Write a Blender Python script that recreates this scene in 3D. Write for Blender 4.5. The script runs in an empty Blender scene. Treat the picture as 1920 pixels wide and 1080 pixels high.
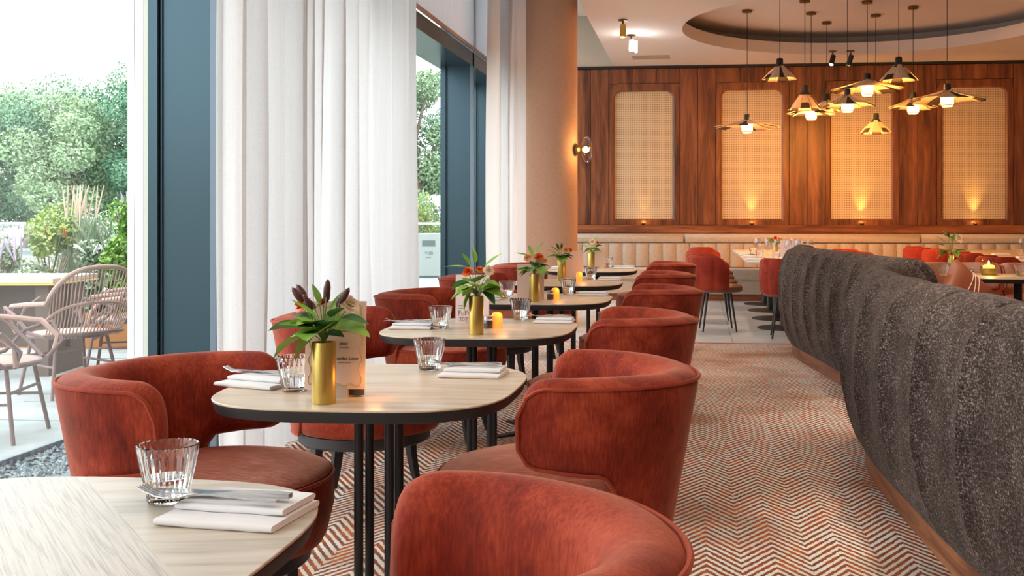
import bpy, bmesh, math, random
from math import sin, cos, pi, radians as R, sqrt
from mathutils import Vector, Matrix
S = bpy.context.scene
COL = S.collection
# ------------------------------------------------------------------ camera
cam = bpy.data.cameras.new('camera'); camo = bpy.data.objects.new('camera', cam); COL.objects.link(camo)
camo.location = (0, 0, 1.2); camo.rotation_euler = (R(90), 0, R(6.08))
cam.sensor_width = 36; cam.lens = 37.5; cam.shift_x = -0.06875; cam.shift_y = -0.06875
cam.clip_start = 0.05; cam.clip_end = 300
S.camera = camo
# ------------------------------------------------------------------ world and exposure
W = bpy.data.worlds.new('overcast'); S.world = W; W.use_nodes = True
bg = W.node_tree.nodes['Background']; bg.inputs[0].default_value = (0.93, 0.97, 1.0, 1); bg.inputs[1].default_value = 4.4
S.view_settings.view_transform = 'Standard'; S.view_settings.look = 'None'
S.view_settings.gamma = 1; S.view_settings.use_curve_mapping = False
S.view_settings.exposure = 0.18
S.cycles.max_bounces = 10; S.cycles.transparent_max_bounces = 16; S.cycles.diffuse_bounces = 4
S.cycles.transmission_bounces = 8; S.cycles.sample_clamp_indirect = 4
S.cycles.caustics_reflective = False; S.cycles.caustics_refractive = False
def light(kind, name, loc, energy, color=(1, 1, 1), rot=(0, 0, 0), size=.1, sy=None, spot=None, blend=.5):
    l = bpy.data.lights.new(name, kind); l.energy = energy; l.color = color
    if kind == 'AREA':
        l.size = size
        if sy: l.shape = 'RECTANGLE'; l.size_y = sy
    else: l.shadow_soft_size = size
    if spot: l.spot_size = R(spot); l.spot_blend = blend
    o = bpy.data.objects.new(name, l); COL.objects.link(o); o.location = loc; o.rotation_euler = rot
    return o
# daylight portal in the window wall (only guides sampling of the sky)
for i, (y0, y1) in enumerate([(-4, 2), (2, 8), (8, 16)]):
    p = light('AREA', 'sky_portal', (-2.83, (y0+y1)/2, 1.6), 1, rot=(0, R(-90), 0), size=3.2, sy=y1-y0); p.data.cycles.is_portal = True
WARM = (1, .72, .46)
# added unseen fill under the ceiling, also behind the camera; recessed spots follow
for (x, y, e) in [(.9, .6, 120), (.9, 3.4, 130), (.8, 6.4, 150), (3.6, 2.0, 110), (3.6, 6.0, 160), (1.0, -2.0, 120), (5.8, 8.5, 70)]:
    light('AREA', 'ceiling_fill', (x, y, 3.46), e*.11, (1, .84, .68), size=1.0)
for (x, y, e, sp) in [(1.45, 6.6, 150, 46), (1.3, 3.9, 150, 46), (-.2, 8.9, 90, 60), (.3, 12.0, 90, 60), (1.2, 1.6, 90, 60)]:
    light('SPOT', 'ceiling_spot', (x, y, 3.44), e, (1, .8, .6), size=.05, spot=sp, blend=.8)

# ------------------------------------------------------------------ node helpers
def mat(name, base=(.5, .5, .5), rough=.6, metal=0, **k):
    m = bpy.data.materials.new(name); m.use_nodes = True
    b = m.node_tree.nodes['Principled BSDF']
    b.inputs['Base Color'].default_value = (*base, 1); b.inputs['Roughness'].default_value = rough; b.inputs['Metallic'].default_value = metal
    for kk, v in k.items():
        kk = kk.replace('_', ' ')
        b.inputs[kk].default_value = (*v, 1) if isinstance(v, tuple) else v
    return m
def nd(m, t, **k):
    n = m.node_tree.nodes.new(t)
    for a, v in k.items(): setattr(n, a, v)
    return n
def lk(m, a, b): m.node_tree.links.new(a, b)
def bs(m): return m.node_tree.nodes['Principled BSDF']
def coords(m, world=False, scale=(1, 1, 1)):
    if world: src = nd(m, 'ShaderNodeNewGeometry').outputs['Position']
    else: src = nd(m, 'ShaderNodeTexCoord').outputs['Object']
    mp = nd(m, 'ShaderNodeMapping'); mp.inputs['Scale'].default_value = scale
    lk(m, src, mp.inputs[0]); return mp.outputs[0]
def noise(m, vec, scale=5, detail=4, rough=.55, dist=0):
    n = nd(m, 'ShaderNodeTexNoise'); n.inputs['Scale'].default_value = scale; n.inputs['Detail'].default_value = detail
    n.inputs['Roughness'].default_value = rough; n.inputs['Distortion'].default_value = dist
    lk(m, vec, n.inputs['Vector']); return n.outputs['Fac']
def ramp(m, fac, stops):
    r = nd(m, 'ShaderNodeValToRGB'); e = r.color_ramp.elements
    while len(e) < len(stops): e.new(.5)
    for i, (p, c) in enumerate(stops): e[i].position = p; e[i].color = (*c, 1)
    lk(m, fac, r.inputs[0]); return r.outputs[0]
def math_(m, op, a, b=None, c=None):
    n = nd(m, 'ShaderNodeMath', operation=op)
    for i, v in enumerate((a, b, c)):
        if v is None: continue
        if isinstance(v, (int, float)): n.inputs[i].default_value = v
        else: lk(m, v, n.inputs[i])
    return n.outputs[0]
def bump(m, h, strength=.3, dist=.01):
    b = nd(m, 'ShaderNodeBump'); b.inputs['Strength'].default_value = strength; b.inputs['Distance'].default_value = dist
    lk(m, h, b.inputs['Height']); lk(m, b.outputs[0], bs(m).inputs['Normal'])
def mixc(m, f, a, b, mode='MIX'):
    n = nd(m, 'ShaderNodeMix', data_type='RGBA', blend_type=mode)
    for i, v in ((0, f), (6, a), (7, b)):
        if isinstance(v, (int, float)): n.inputs[i].default_value = v
        elif isinstance(v, tuple): n.inputs[i].default_value = (*v, 1)
        else: lk(m, v, n.inputs[i])
    return n.outputs[2]
M = {}
# velvet
def velvet(name, dark, mid, lite, st=(60, 60, 7), wt=.28):
    m = mat(name, mid, .78, Sheen_Weight=.35, Sheen_Roughness=.4, Sheen_Tint=(1, .50, .34), Specular_IOR_Level=.2)
    v = coords(m); n1 = noise(m, v, 4.2, 5, .62, .5)
    v2 = coords(m, scale=st); n2 = noise(m, v2, 3, 3, .6)
    f = math_(m, 'ADD', math_(m, 'MULTIPLY', n1, 1-wt), math_(m, 'MULTIPLY', n2, wt))
    lk(m, ramp(m, f, [(.33, dark), (.5, mid), (.70, lite)]), bs(m).inputs['Base Color'])
    bump(m, n2, .12, .004); return m
M['velvet'] = velvet('rust_velvet', (.075, .006, .003), (.25, .026, .010), (.52, .085, .035))
M['velvet_seat_lit'] = velvet('rust_velvet_seat_lit', (.36, .055, .026), (.62, .155, .09), (.88, .42, .31), (6, 45, 45), .5); bs(M['velvet_seat_lit']).inputs['Sheen Weight'].default_value = .9  # paler copy of the rust velvet: light on the seat tops put into colour
M['velvet_dark'] = velvet('piping_velvet', (.24, .03, .014), (.34, .05, .024), (.42, .08, .04))
M['velvet_red'] = velvet('red_velvet', (.16, .013, .006), (.28, .026, .011), (.42, .055, .025))
M['velvet_pink'] = velvet('salmon_velvet', (.55, .26, .17), (.63, .32, .22), (.7, .4, .28))
M['brown_leather'] = mat('brown_leather', (.17, .07, .03), .45)
M['rust_leather'] = mat('rust_leather', (.30, .075, .025), .5)
m = M['black'] = mat('black_metal', (.012, .013, .015), .42)
M['black_edge'] = mat('black_edge', (.016, .015, .016), .5)
M['blackwood'] = mat('black_wood', (.02, .019, .02), .5)
# oak
def oak(name, a, b, c, world=False, sc=(1.6, 26, 1), rough=.42):
    m = mat(name, b, rough, Coat_Weight=.35, Coat_Roughness=.22)
    v = coords(m, world, sc); n = noise(m, v, 2.2, 6, .6, .5)
    lk(m, ramp(m, n, [(.32, a), (.5, b), (.7, c)]), bs(m).inputs['Base Color'])
    bump(m, n, .06, .003); return m
M['oak'] = oak('light_oak', (.54, .40, .27), (.69, .54, .385), (.77, .63, .475), sc=(1.2, 14, 1))
M['oak_cross'] = oak('light_oak_cross', (.47, .34, .23), (.62, .48, .34), (.71, .58, .44), sc=(14, 1.2, 1))
m = M['oak_inlay'] = mat('oak_inlay_top', (.6, .5, .4), .45, Coat_Weight=.15, Coat_Roughness=.25)
def rot_noise(m, ang, sc, ns):
    mp0 = nd(m, 'ShaderNodeMapping'); mp0.inputs['Rotation'].default_value = (0, 0, R(ang)); lk(m, nd(m, 'ShaderNodeTexCoord').outputs['Object'], mp0.inputs[0])
    mp1 = nd(m, 'ShaderNodeMapping'); mp1.inputs['Scale'].default_value = sc; lk(m, mp0.outputs[0], mp1.inputs[0]); return noise(m, mp1.outputs[0], ns, 4, .6, .3)
na = rot_noise(m, -12, (1.3, 15, 1), 2.4); nb = rot_noise(m, 50, (4, 170, 1), 2.2)
ca = ramp(m, na, [(.32, (.42, .35, .27)), (.5, (.58, .50, .40)), (.7, (.66, .58, .48))]); cb = ramp(m, nb, [(.36, (.36, .31, .26)), (.50, (.56, .49, .41)), (.7, (.62, .56, .48))])
spx = nd(m, 'ShaderNodeSeparateXYZ'); lk(m, nd(m, 'ShaderNodeTexCoord').outputs['Object'], spx.inputs[0])
u_ = math_(m, 'ABSOLUTE', math_(m, 'ADD', math_(m, 'ADD', math_(m, 'MULTIPLY', spx.outputs[0], .76), math_(m, 'MULTIPLY', spx.outputs[1], .65)), -.075))
lk(m, mixc(m, math_(m, 'LESS_THAN', u_, .095), ca, cb), bs(m).inputs['Base Color'])
# walnut with figured grain
def walnut(name, sc, tint=1):
    m = mat(name, (.25, .1, .04), .42)
    oi = nd(m, 'ShaderNodeObjectInfo')
    src = nd(m, 'ShaderNodeNewGeometry').outputs['Position']
    ad = nd(m, 'ShaderNodeVectorMath', operation='ADD'); sc_ = nd(m, 'ShaderNodeVectorMath', operation='SCALE')
    sc_.inputs[0].default_value = (7, 3, 5); lk(m, oi.outputs['Random'], sc_.inputs['Scale'])
    lk(m, src, ad.inputs[0]); lk(m, sc_.outputs[0], ad.inputs[1])
    mp = nd(m, 'ShaderNodeMapping'); mp.inputs['Scale'].default_value = sc; lk(m, ad.outputs[0], mp.inputs[0])
    n = noise(m, mp.outputs[0], 1.5, 6, .62, 1.1)
    w = nd(m, 'ShaderNodeTexNoise'); w.inputs['Scale'].default_value = .8; w.inputs['Detail'].default_value = 1; lk(m, mp.outputs[0], w.inputs['Vector'])
    f = math_(m, 'ADD', math_(m, 'MULTIPLY', n, .6), math_(m, 'MULTIPLY', w.outputs['Fac'], .4))
    c = ramp(m, f, [(.34, (.055*tint, .015*tint, .006*tint)), (.45, (.16*tint, .048*tint, .016*tint)), (.56, (.27*tint, .092*tint, .032*tint)), (.70, (.42*tint, .17*tint, .07*tint))])
    lk(m, c, bs(m).inputs['Base Color']); bump(m, n, .05, .003); return m
M['walnut'] = walnut('walnut_boards', (7.5, 7.5, .75), .86)
M['walnut_h'] = walnut('walnut_ledge', (.7, 6, 9), 1.15)
M['plinth'] = walnut('walnut_plinth', (1.4, 1.4, 16), 1.1)
# cane webbing
m = M['cane'] = mat('cane_webbing', (.6, .42, .22), .6)
v = nd(m, 'ShaderNodeNewGeometry').outputs['Position']; sp = nd(m, 'ShaderNodeSeparateXYZ'); lk(m, v, sp.inputs[0])
P = .034
a = math_(m, 'SINE', math_(m, 'MULTIPLY', sp.outputs[0], 2*pi/P)); b = math_(m, 'SINE', math_(m, 'MULTIPLY', sp.outputs[2], 2*pi/P))
mx = math_(m, 'MAXIMUM', a, b)
hole = math_(m, 'SMOOTH_MIN', math_(m, 'MULTIPLY_ADD', mx, .5, .5), 1, .1)
lk(m, ramp(m, hole, [(.08, (.22, .13, .06)), (.42, (.55, .41, .25)), (.9, (.68, .55, .37))]), bs(m).inputs['Base Color'])
bump(m, hole, .4, .006)
# fabrics
m = M['boucle'] = mat('grey_boucle', (.1, .08, .07), .95, Sheen_Weight=.12, Sheen_Tint=(1, .85, .75), Specular_IOR_Level=.05)
v = coords(m, True, (1, 1, 1)); n1 = noise(m, v, 150, 2, .6); v2 = coords(m, True, (1, 1, 4)); n2 = noise(m, v2, 45, 3, .6); n3 = noise(m, v, 7, 3, .6)
f = math_(m, 'ADD', math_(m, 'MULTIPLY', n1, .5), math_(m, 'ADD', math_(m, 'MULTIPLY', n2, .34), math_(m, 'MULTIPLY', n3, .16)))
lk(m, ramp(m, f, [(.40, (.012, .007, .006)), (.49, (.040, .026, .022)), (.56, (.115, .086, .075)), (.66, (.35, .28, .25))]), bs(m).inputs['Base Color'])
bump(m, f, .5, .006)
m = M['beige'] = mat('beige_upholstery', (.50, .41, .33), .85, Sheen_Weight=.2)
v = coords(m, True); n = noise(m, v, 40, 3); lk(m, ramp(m, n, [(.3, (.45, .36, .285)), (.7, (.55, .46, .375))]), bs(m).inputs['Base Color'])
def cloth(name, col, tr, rough=.9, mixf=.5):
    m = bpy.data.materials.new(name); m.use_nodes = True; nt = m.node_tree; nt.nodes.remove(bs(m))
    d = nd(m, 'ShaderNodeBsdfDiffuse'); t = nd(m, 'ShaderNodeBsdfTranslucent'); x = nd(m, 'ShaderNodeMixShader')
    v = coords(m, True, (1, 1, 1)); n = noise(m, v, 110, 2); n2 = noise(m, coords(m, True, (1, 1, .05)), 30, 3)
    f = math_(m, 'MULTIPLY_ADD', n, .5, math_(m, 'MULTIPLY', n2, .5))
    c = ramp(m, f, [(.35, tuple(.86*q for q in col)), (.6, col)])
    lk(m, c, d.inputs[0]); t.inputs[0].default_value = (*tr, 1); x.inputs[0].default_value = mixf
    lk(m, d.outputs[0], x.inputs[1]); lk(m, t.outputs[0], x.inputs[2]); lk(m, x.outputs[0], nt.nodes['Material Output'].inputs[0]); return m
M['curtain'] = cloth('white_linen', (.90, .89, .88), (.84, .84, .85), mixf=.47)
M['blind'] = cloth('grey_blind', (.82, .82, .84), (.72, .73, .76), mixf=.45)
M['napkin'] = mat('white_napkin', (.84, .82, .82), .9)
# carpet herringbone
m = M['carpet'] = mat('herringbone_carpet', (.6, .5, .4), .95, Specular_IOR_Level=.1)
v = nd(m, 'ShaderNodeNewGeometry').outputs['Position']; sp = nd(m, 'ShaderNodeSeparateXYZ'); lk(m, v, sp.inputs[0])
vv = coords(m, True); wob = noise(m, vv, 45, 2); wob2 = noise(m, vv, 160, 2)
u = math_(m, 'FRACT', math_(m, 'MULTIPLY_ADD', sp.outputs[0], 1/.24, 100.5-.157/.24))
d = math_(m, 'MULTIPLY', math_(m, 'ABSOLUTE', math_(m, 'SUBTRACT', u, .5)), .24)
y2 = math_(m, 'SUBTRACT', sp.outputs[1], math_(m, 'MULTIPLY', d, 1.6))
y3 = math_(m, 'ADD', math_(m, 'MULTIPLY_ADD', y2, 1/.056, 500), math_(m, 'MULTIPLY', wob, .5))
tri = math_(m, 'PINGPONG', y3, .5)
tri = math_(m, 'ADD', tri, math_(m, 'MULTIPLY_ADD', wob2, .22, -.11))
patch = noise(m, vv, 1.3, 2, .5); patch2 = noise(m, coords(m, True, (2.2, 1, 1)), 6, 3, .6)
thr = math_(m, 'MULTIPLY_ADD', patch2, .30, -.12)
ln = math_(m, 'SUBTRACT', tri, thr)
lf = nd(m, 'ShaderNodeMapRange'); lf.inputs[1].default_value = .17; lf.inputs[2].default_value = .27; lk(m, ln, lf.inputs[0])
linec = ramp(m, patch2, [(.38, (.17, .075, .05)), (.55, (.34, .09, .035)), (.66, (.50, .13, .04))])
creamc = ramp(m, patch, [(.34, (.52, .40, .31)), (.52, (.86, .80, .71))])
lk(m, mixc(m, lf.outputs[0], linec, creamc), bs(m).inputs['Base Color'])
bump(m, math_(m, 'ADD', lf.outputs[0], math_(m, 'MULTIPLY', wob2, .5)), .5, .006)
# stone and plaster
m = M['tile'] = mat('grey_tile', (.52, .53, .52), .38)
v = coords(m, True); n = noise(m, v, 3, 5, .6, .5); lk(m, ramp(m, n, [(.3, (.50, .53, .53)), (.7, (.68, .70, .69))]), bs(m).inputs['Base Color'])
M['grout'] = mat('grout', (.3, .29, .28), .9)
m = M['paver'] = mat('pale_paving', (.66, .68, .68), .8)
v = coords(m, True); n = noise(m, v, 2.5, 6, .65, 1); lk(m, ramp(m, n, [(.3, (.27, .31, .31)), (.7, (.42, .45, .44))]), bs(m).inputs['Base Color'])
m = M['pebble'] = mat('dark_pebble', (.16, .2, .22), .8)
n = noise(m, coords(m, True), 30, 2); lk(m, ramp(m, n, [(.35, (.09, .13, .15)), (.65, (.30, .38, .40))]), bs(m).inputs['Base Color'])
M['ceiling'] = mat('ceiling_plaster', (.80, .72, .67), .9)
M['plaster'] = mat('beige_plaster', (.50, .42, .33), .9)
m = M['column'] = mat('peach_fabric_column', (.66, .40, .27), .85)
n = noise(m, coords(m, True, (6, 6, 60)), 4, 2); lk(m, ramp(m, n, [(.3, (.60, .35, .225)), (.7, (.70, .43, .29))]), bs(m).inputs['Base Color'])
m = M['frame'] = mat('slate_blue_metal', (.040, .076, .098), .26, .6)
M['frame_lite'] = mat('slate_edge', (.16, .21, .26), .4, .3)
M['white'] = mat('white_paint', (.8, .8, .82), .6)
M['cream'] = mat('cream_gasket', (.66, .66, .55), .6)
M['copper'] = mat('copper_bar', (.5, .33, .25), .35, .5)
M['gold'] = mat('brushed_gold', (.62, .44, .12), .36, 1)
M['brass'] = mat('dark_brass', (.2, .12, .05), .4, 1)
M['steel'] = mat('steel', (.62, .62, .63), .22, 1)
M['marble'] = mat('white_marble', (.80, .77, .74), .25)
M['kraft'] = mat('kraft_pink_paper', (.86, .60, .48), .8)
M['kraft2'] = mat('pale_pink_paper', (.80, .68, .66), .8)
M['yellowline'] = mat('yellow_border', (.72, .45, .14), .8)
M['ink'] = mat('ink', (.12, .07, .06), .8)
M['ink_red'] = mat('ink_purple', (.20, .10, .14), .8)
M['pepper'] = mat('peppercorn', (.035, .025, .02), .6)
M['salt'] = mat('salt', (.7, .66, .62), .6)
def glass(name, col, ior=1.45, rough=0.0, body=.0):
    m = bpy.data.materials.new(name); m.use_nodes = True; nt = m.node_tree; nt.nodes.remove(bs(m))
    g = nd(m, 'ShaderNodeBsdfGlossy'); g.inputs['Roughness'].default_value = .03
    t = nd(m, 'ShaderNodeBsdfTransparent'); t.inputs[0].default_value = (*col, 1)
    lw = nd(m, 'ShaderNodeLayerWeight'); lw.inputs[0].default_value = .5; x = nd(m, 'ShaderNodeMixShader')
    lk(m, math_(m, 'MULTIPLY_ADD', math_(m, 'POWER', lw.outputs['Facing'], 3.0), .6, .02+1.6*((ior-1)/(ior+1))**2), x.inputs[0]); lk(m, t.outputs[0], x.inputs[1]); lk(m, g.outputs[0], x.inputs[2]); lk(m, x.outputs[0], nt.nodes['Material Output'].inputs[0]); return m
M['pane'] = glass('window_glass', (.97, 1, .99), 1.4)
M['glass'] = mat('clear_tumbler_glass', (1, 1, 1), .02, Transmission_Weight=1, IOR=1.42)
M['thin'] = glass('thin_clear_glass', (.97, .97, .98), 1.45)
M['water'] = mat('water', (1, 1, 1), 0, Transmission_Weight=1, IOR=1.33)
M['amberglass'] = glass('amber_glass', (.95, .62, .25), 1.5)
def emis(name, col, st):
    m = mat(name, col, .5, Emission_Color=col, Emission_Strength=st); return m
M['amber'] = emis('amber_candle_glass', (1, .34, .05), .7)
M['bulb'] = emis('warm_bulb', (1, .72, .32), 9)
M['lampglass'] = emis('lit_lamp_glass', (1, .66, .26), 3.6)
M['spotlit'] = emis('lit_spot_lens', (.95, .97, 1), 14)
M['candle'] = emis('lit_candle_wax', (1, .6, .1), 1.2)
M['flame'] = emis('flame', (1, .8, .4), 12)
M['uplight'] = emis('uplight_lens', (1, .62, .18), 5)
M['shade_cream'] = mat('woven_shade_cream', (.60, .44, .31), .8)
M['shade_dark'] = mat('woven_shade_black', (.03, .018, .015), .8)
def leafm(name, a, b):
    m = mat(name, a, .5); n = noise(m, coords(m, True), 9, 2)
    lk(m, ramp(m, n, [(.35, a), (.65, b)]), bs(m).inputs['Base Color']); return m
M['leaf'] = leafm('green_leaf', (.13, .32, .03), (.34, .54, .08)); M['leaf_dark'] = leafm('dark_green_leaf', (.035, .13, .04), (.08, .24, .07))
M['stem'] = mat('stem', (.16, .27, .06), .6)
M['bud'] = mat('maroon_bud', (.09, .02, .02), .5)
M['petal_cream'] = mat('cream_petal', (.95, .78, .58), .7); M['petal_peach'] = mat('peach_petal', (.95, .55, .24), .7); M['petal_orange'] = mat('orange_petal', (.8, .16, .02), .7)
M['petal_red'] = mat('red_petal', (.6, .04, .03), .7)
for k, a, b in [('tree', (.13, .25, .15), (.25, .39, .25)), ('tree2', (.17, .28, .14), (.31, .42, .24)), ('tree3', (.07, .19, .11), (.17, .31, .18)),
                ('shrub', (.16, .27, .06), (.36, .44, .11)), ('shrub2', (.19, .27, .16), (.36, .42, .29)), ('shrub3', (.10, .25, .03), (.24, .40, .08))]:
    M[k] = leafm('foliage_'+k, a, b)
M['plume'] = mat('dry_plume', (.62, .48, .36), .9); M['lavender'] = mat('lavender_spike', (.5, .40, .55), .9)
M['bark'] = mat('bark', (.16, .12, .09), .9)
M['rattan'] = mat('grey_rattan', (.20, .13, .12), .6); M['rattan_lite'] = mat('pale_rattan', (.40, .26, .21), .6)
M['corten'] = mat('rust_planter', (.42, .17, .05), .7)
M['outwood'] = mat('outdoor_tabletop', (.62, .50, .40), .6); M['outdark'] = mat('dark_panel', (.13, .09, .07), .7)
M['bin'] = mat('white_bin', (.36, .40, .38), .6); M['bin_hole'] = mat('bin_dark', (.12, .15, .15), .6)
M['rail'] = mat('rail_metal', (.75, .78, .8), .4, .4)

# ------------------------------------------------------------------ mesh helpers
class G:
    """collects verts and faces for one mesh"""
    def __init__(s): s.v = []; s.f = []; s.mi = []
    def add(s, v, f, mi=0):
        n = len(s.v); s.v += [tuple(x) for x in v]; s.f += [tuple(i+n for i in q) for q in f]; s.mi += [mi]*len(f); return s
    def box(s, x0, y0, z0, x1, y1, z1, mi=0):
        v = [(x, y, z) for z in (z0, z1) for y in (y0, y1) for x in (x0, x1)]
        return s.add(v, [(0, 2, 3, 1), (4, 5, 7, 6), (0, 1, 5, 4), (2, 6, 7, 3), (0, 4, 6, 2), (1, 3, 7, 5)], mi)
    def tube(s, pts, r, n=8, closed=False, mi=0, caps=True):
        pts = [Vector(p) for p in pts]; N = len(pts); rs = r if isinstance(r, (list, tuple)) else [r]*N
        vs = []; prev = None
        for i, p in enumerate(pts):
            if closed: t = pts[(i+1) % N]-pts[i-1]
            else: t = pts[min(i+1, N-1)]-pts[max(i-1, 0)]
            if t.length < 1e-9: t = Vector((0, 0, 1))
            t.normalize()
            if prev is None: a = t.orthogonal().normalized()
            else:
                a = prev-t*prev.dot(t)
                a = a.normalized() if a.length > 1e-6 else t.orthogonal().normalized()
            prev = a; b = t.cross(a)
            vs += [p+a*(rs[i]*cos(2*pi*k/n))+b*(rs[i]*sin(2*pi*k/n)) for k in range(n)]
        f = []
        for i in range(N if closed else N-1):
            j = (i+1) % N
            for k in range(n): f.append((i*n+k, i*n+(k+1) % n, j*n+(k+1) % n, j*n+k))
        if caps and not closed: f.append(tuple(range(n-1, -1, -1))); f.append(tuple((N-1)*n+k for k in range(n)))
        return s.add(vs, f, mi)
    def lathe(s, prof, n=32, c=(0, 0, 0), mi=0, fl=None, close=True):
        vs = []; f = []
        for i, (r, z) in enumerate(prof):
            for k in range(n):
                a = 2*pi*k/n; rr = r*(1+(fl(i, k) if fl else 0)); vs.append((c[0]+rr*cos(a), c[1]+rr*sin(a), c[2]+z))
        for i in range(len(prof)-1):
            for k in range(n): f.append((i*n+k, i*n+(k+1) % n, (i+1)*n+(k+1) % n, (i+1)*n+k))
        if close:
            if prof[0][0] > 1e-5: f.append(tuple(range(n-1, -1, -1)))
            if prof[-1][0] > 1e-5: f.append(tuple((len(prof)-1)*n+k for k in range(n)))
        return s.add(vs, f, mi)
    def grid(s, rows, closed_v=False, mi=0, cap=False):
        n = len(rows[0]); vs = [p for r in rows for p in r]; f = []
        for i in range(len(rows)-1):
            for k in range(n if closed_v else n-1):
                f.append((i*n+k, i*n+(k+1) % n, (i+1)*n+(k+1) % n, (i+1)*n+k))
        if cap: f.append(tuple(range(n-1, -1, -1))); f.append(tuple((len(rows)-1)*n+k for k in range(n)))
        return s.add(vs, f, mi)
    def xf(s, mtx):
        s.v = [tuple(mtx @ Vector(p)) for p in s.v]; return s
    def mesh(s, name, mats, smooth=True, weld=True):
        me = bpy.data.meshes.new(name); me.from_pydata(s.v, [], s.f)
        for q in (mats if isinstance(mats, (list, tuple)) else [mats]): me.materials.append(M[q] if isinstance(q, str) else q)
        me.polygons.foreach_set('material_index', s.mi)
        bm = bmesh.new(); bm.from_mesh(me)
        if weld: bmesh.ops.remove_doubles(bm, verts=bm.verts, dist=1e-5)
        bmesh.ops.recalc_face_normals(bm, faces=bm.faces)
        bm.to_mesh(me); bm.free()
        if smooth: me.polygons.foreach_set('use_smooth', [True]*len(me.polygons)); me.set_sharp_from_angle(angle=R(smooth if smooth > 1 else 38))
        me.update(); return me
def obj(name, me, parent=None, loc=(0, 0, 0), rz=0, **props):
    o = bpy.data.objects.new(name, me); COL.objects.link(o); o.location = loc; o.rotation_euler = (0, 0, rz)
    if parent: o.parent = parent
    for k, v in props.items(): o[k] = v
    return o
def thing(name, label, cat, loc=(0, 0, 0), rz=0, group=None):
    o = obj(name, None, None, loc, rz, label=label, category=cat)
    if group: o['group'] = group
    return o
def struct(name, me, parent=None, **k): return obj(name, me, parent, kind='structure', **k)
def copy_tree(o, loc=None, rz=None, label=None, group=None, parent=None):
    c = o.copy(); COL.objects.link(c)
    if parent: c.parent = parent
    if loc is not None: c.location = loc
    if rz is not None: c.rotation_euler = (0, 0, rz)
    if label: c['label'] = label
    if group: c['group'] = group
    for ch in list(o.children): copy_tree(ch, parent=c)
    return c
def bevel(o, w, seg=2):
    b = o.modifiers.new('b', 'BEVEL'); b.width = w; b.segments = seg; b.limit_method = 'ANGLE'; return o
def subsurf(o, n=1):
    b = o.modifiers.new('s', 'SUBSURF'); b.levels = n; b.render_levels = n; return o
def ss(a, b, x):
    t = max(0, min(1, (x-a)/(b-a))); return t*t*(3-2*t)
def text(name, s, size, parent, mtx, m, align='LEFT'):
    c = bpy.data.curves.new(name, 'FONT'); c.body = s; c.size = size; c.extrude = .0002; c.align_x = align; c.materials.append(M[m])
    tmp = bpy.data.objects.new('t', c); me = bpy.data.meshes.new_from_object(tmp); bpy.data.objects.remove(tmp); bpy.data.curves.remove(c)
    o = bpy.data.objects.new(name, me); COL.objects.link(o); o.parent = parent; o.matrix_local = mtx; return o

# ================================================================== SETTING
# carpet floor and its slab
fl = struct('floor', G().box(-2.75, -4, -.12, 8, 10.28, 0).mesh('floor', 'carpet', False))
fl2 = struct('floor_tiled', G().box(-2.75, 10.28, -.12, 8, 16.2, -.006).mesh('floor_tiled', 'grout', False))
rnd = random.Random(3)
tm = G().box(-.297, -.297, -.010, .297, .297, 0).mesh('tile', 'tile', False)
for i in range(13):
    for j in range(9): obj('tile', tm, fl2, (-1.75+.6*i, 10.585+.6*j, rnd.uniform(0, .0008)))
obj('threshold_strip', G().box(-2.7, 10.25, -.002, 7, 10.285, .004).mesh('strip', 'copper', False), fl2)
# ceiling: slab with round coffer
cx, cy, r0, r1 = 2.05, 13.1, 2.22, 2.75
X0, X1, Y0, Y1, ZC, ZL, ZT = -1.2, 8, -4, 16.2, 3.5, 3.66, 3.83
angs = sorted([2*pi*k/120 for k in range(120)]+[math.atan2(y-cy, x-cx) % (2*pi) for x in (X0, X1) for y in (Y0, Y1)])
def hit(a):
    dx, dy = cos(a), sin(a); t = 1e9
    if dx > 1e-9: t = min(t, (X1-cx)/dx)
    if dx < -1e-9: t = min(t, (X0-cx)/dx)
    if dy > 1e-9: t = min(t, (Y1-cy)/dy)
    if dy < -1e-9: t = min(t, (Y0-cy)/dy)
    return (cx+dx*t, cy+dy*t)
g = G()
rings = [[(*hit(a), ZC) for a in angs], [(cx+r0*cos(a), cy+r0*sin(a), ZC) for a in angs], [(cx+r0*cos(a), cy+r0*sin(a), ZL) for a in angs],
         [(cx+r1*cos(a), cy+r1*sin(a), ZL) for a in angs], [(cx+r1*cos(a), cy+r1*sin(a), ZT) for a in angs]]
g.grid(rings, True); n = len(angs); g.f.append(tuple(4*n+k for k in range(n))); g.mi.append(0)
ceil = struct('ceiling', g.mesh('ceiling', 'ceiling', 30))
g = G().box(-1.24, -4, 3.5, -1.2, 16.2, 4.28).box(-2.75, -4, 4.28, -1.2, 16.2, 4.36).box(-1.2, -4, 3.9, 8, 16.2, 3.96)
struct('ceiling_raised', g.mesh('ceiling_raised', 'ceiling', False))
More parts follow.
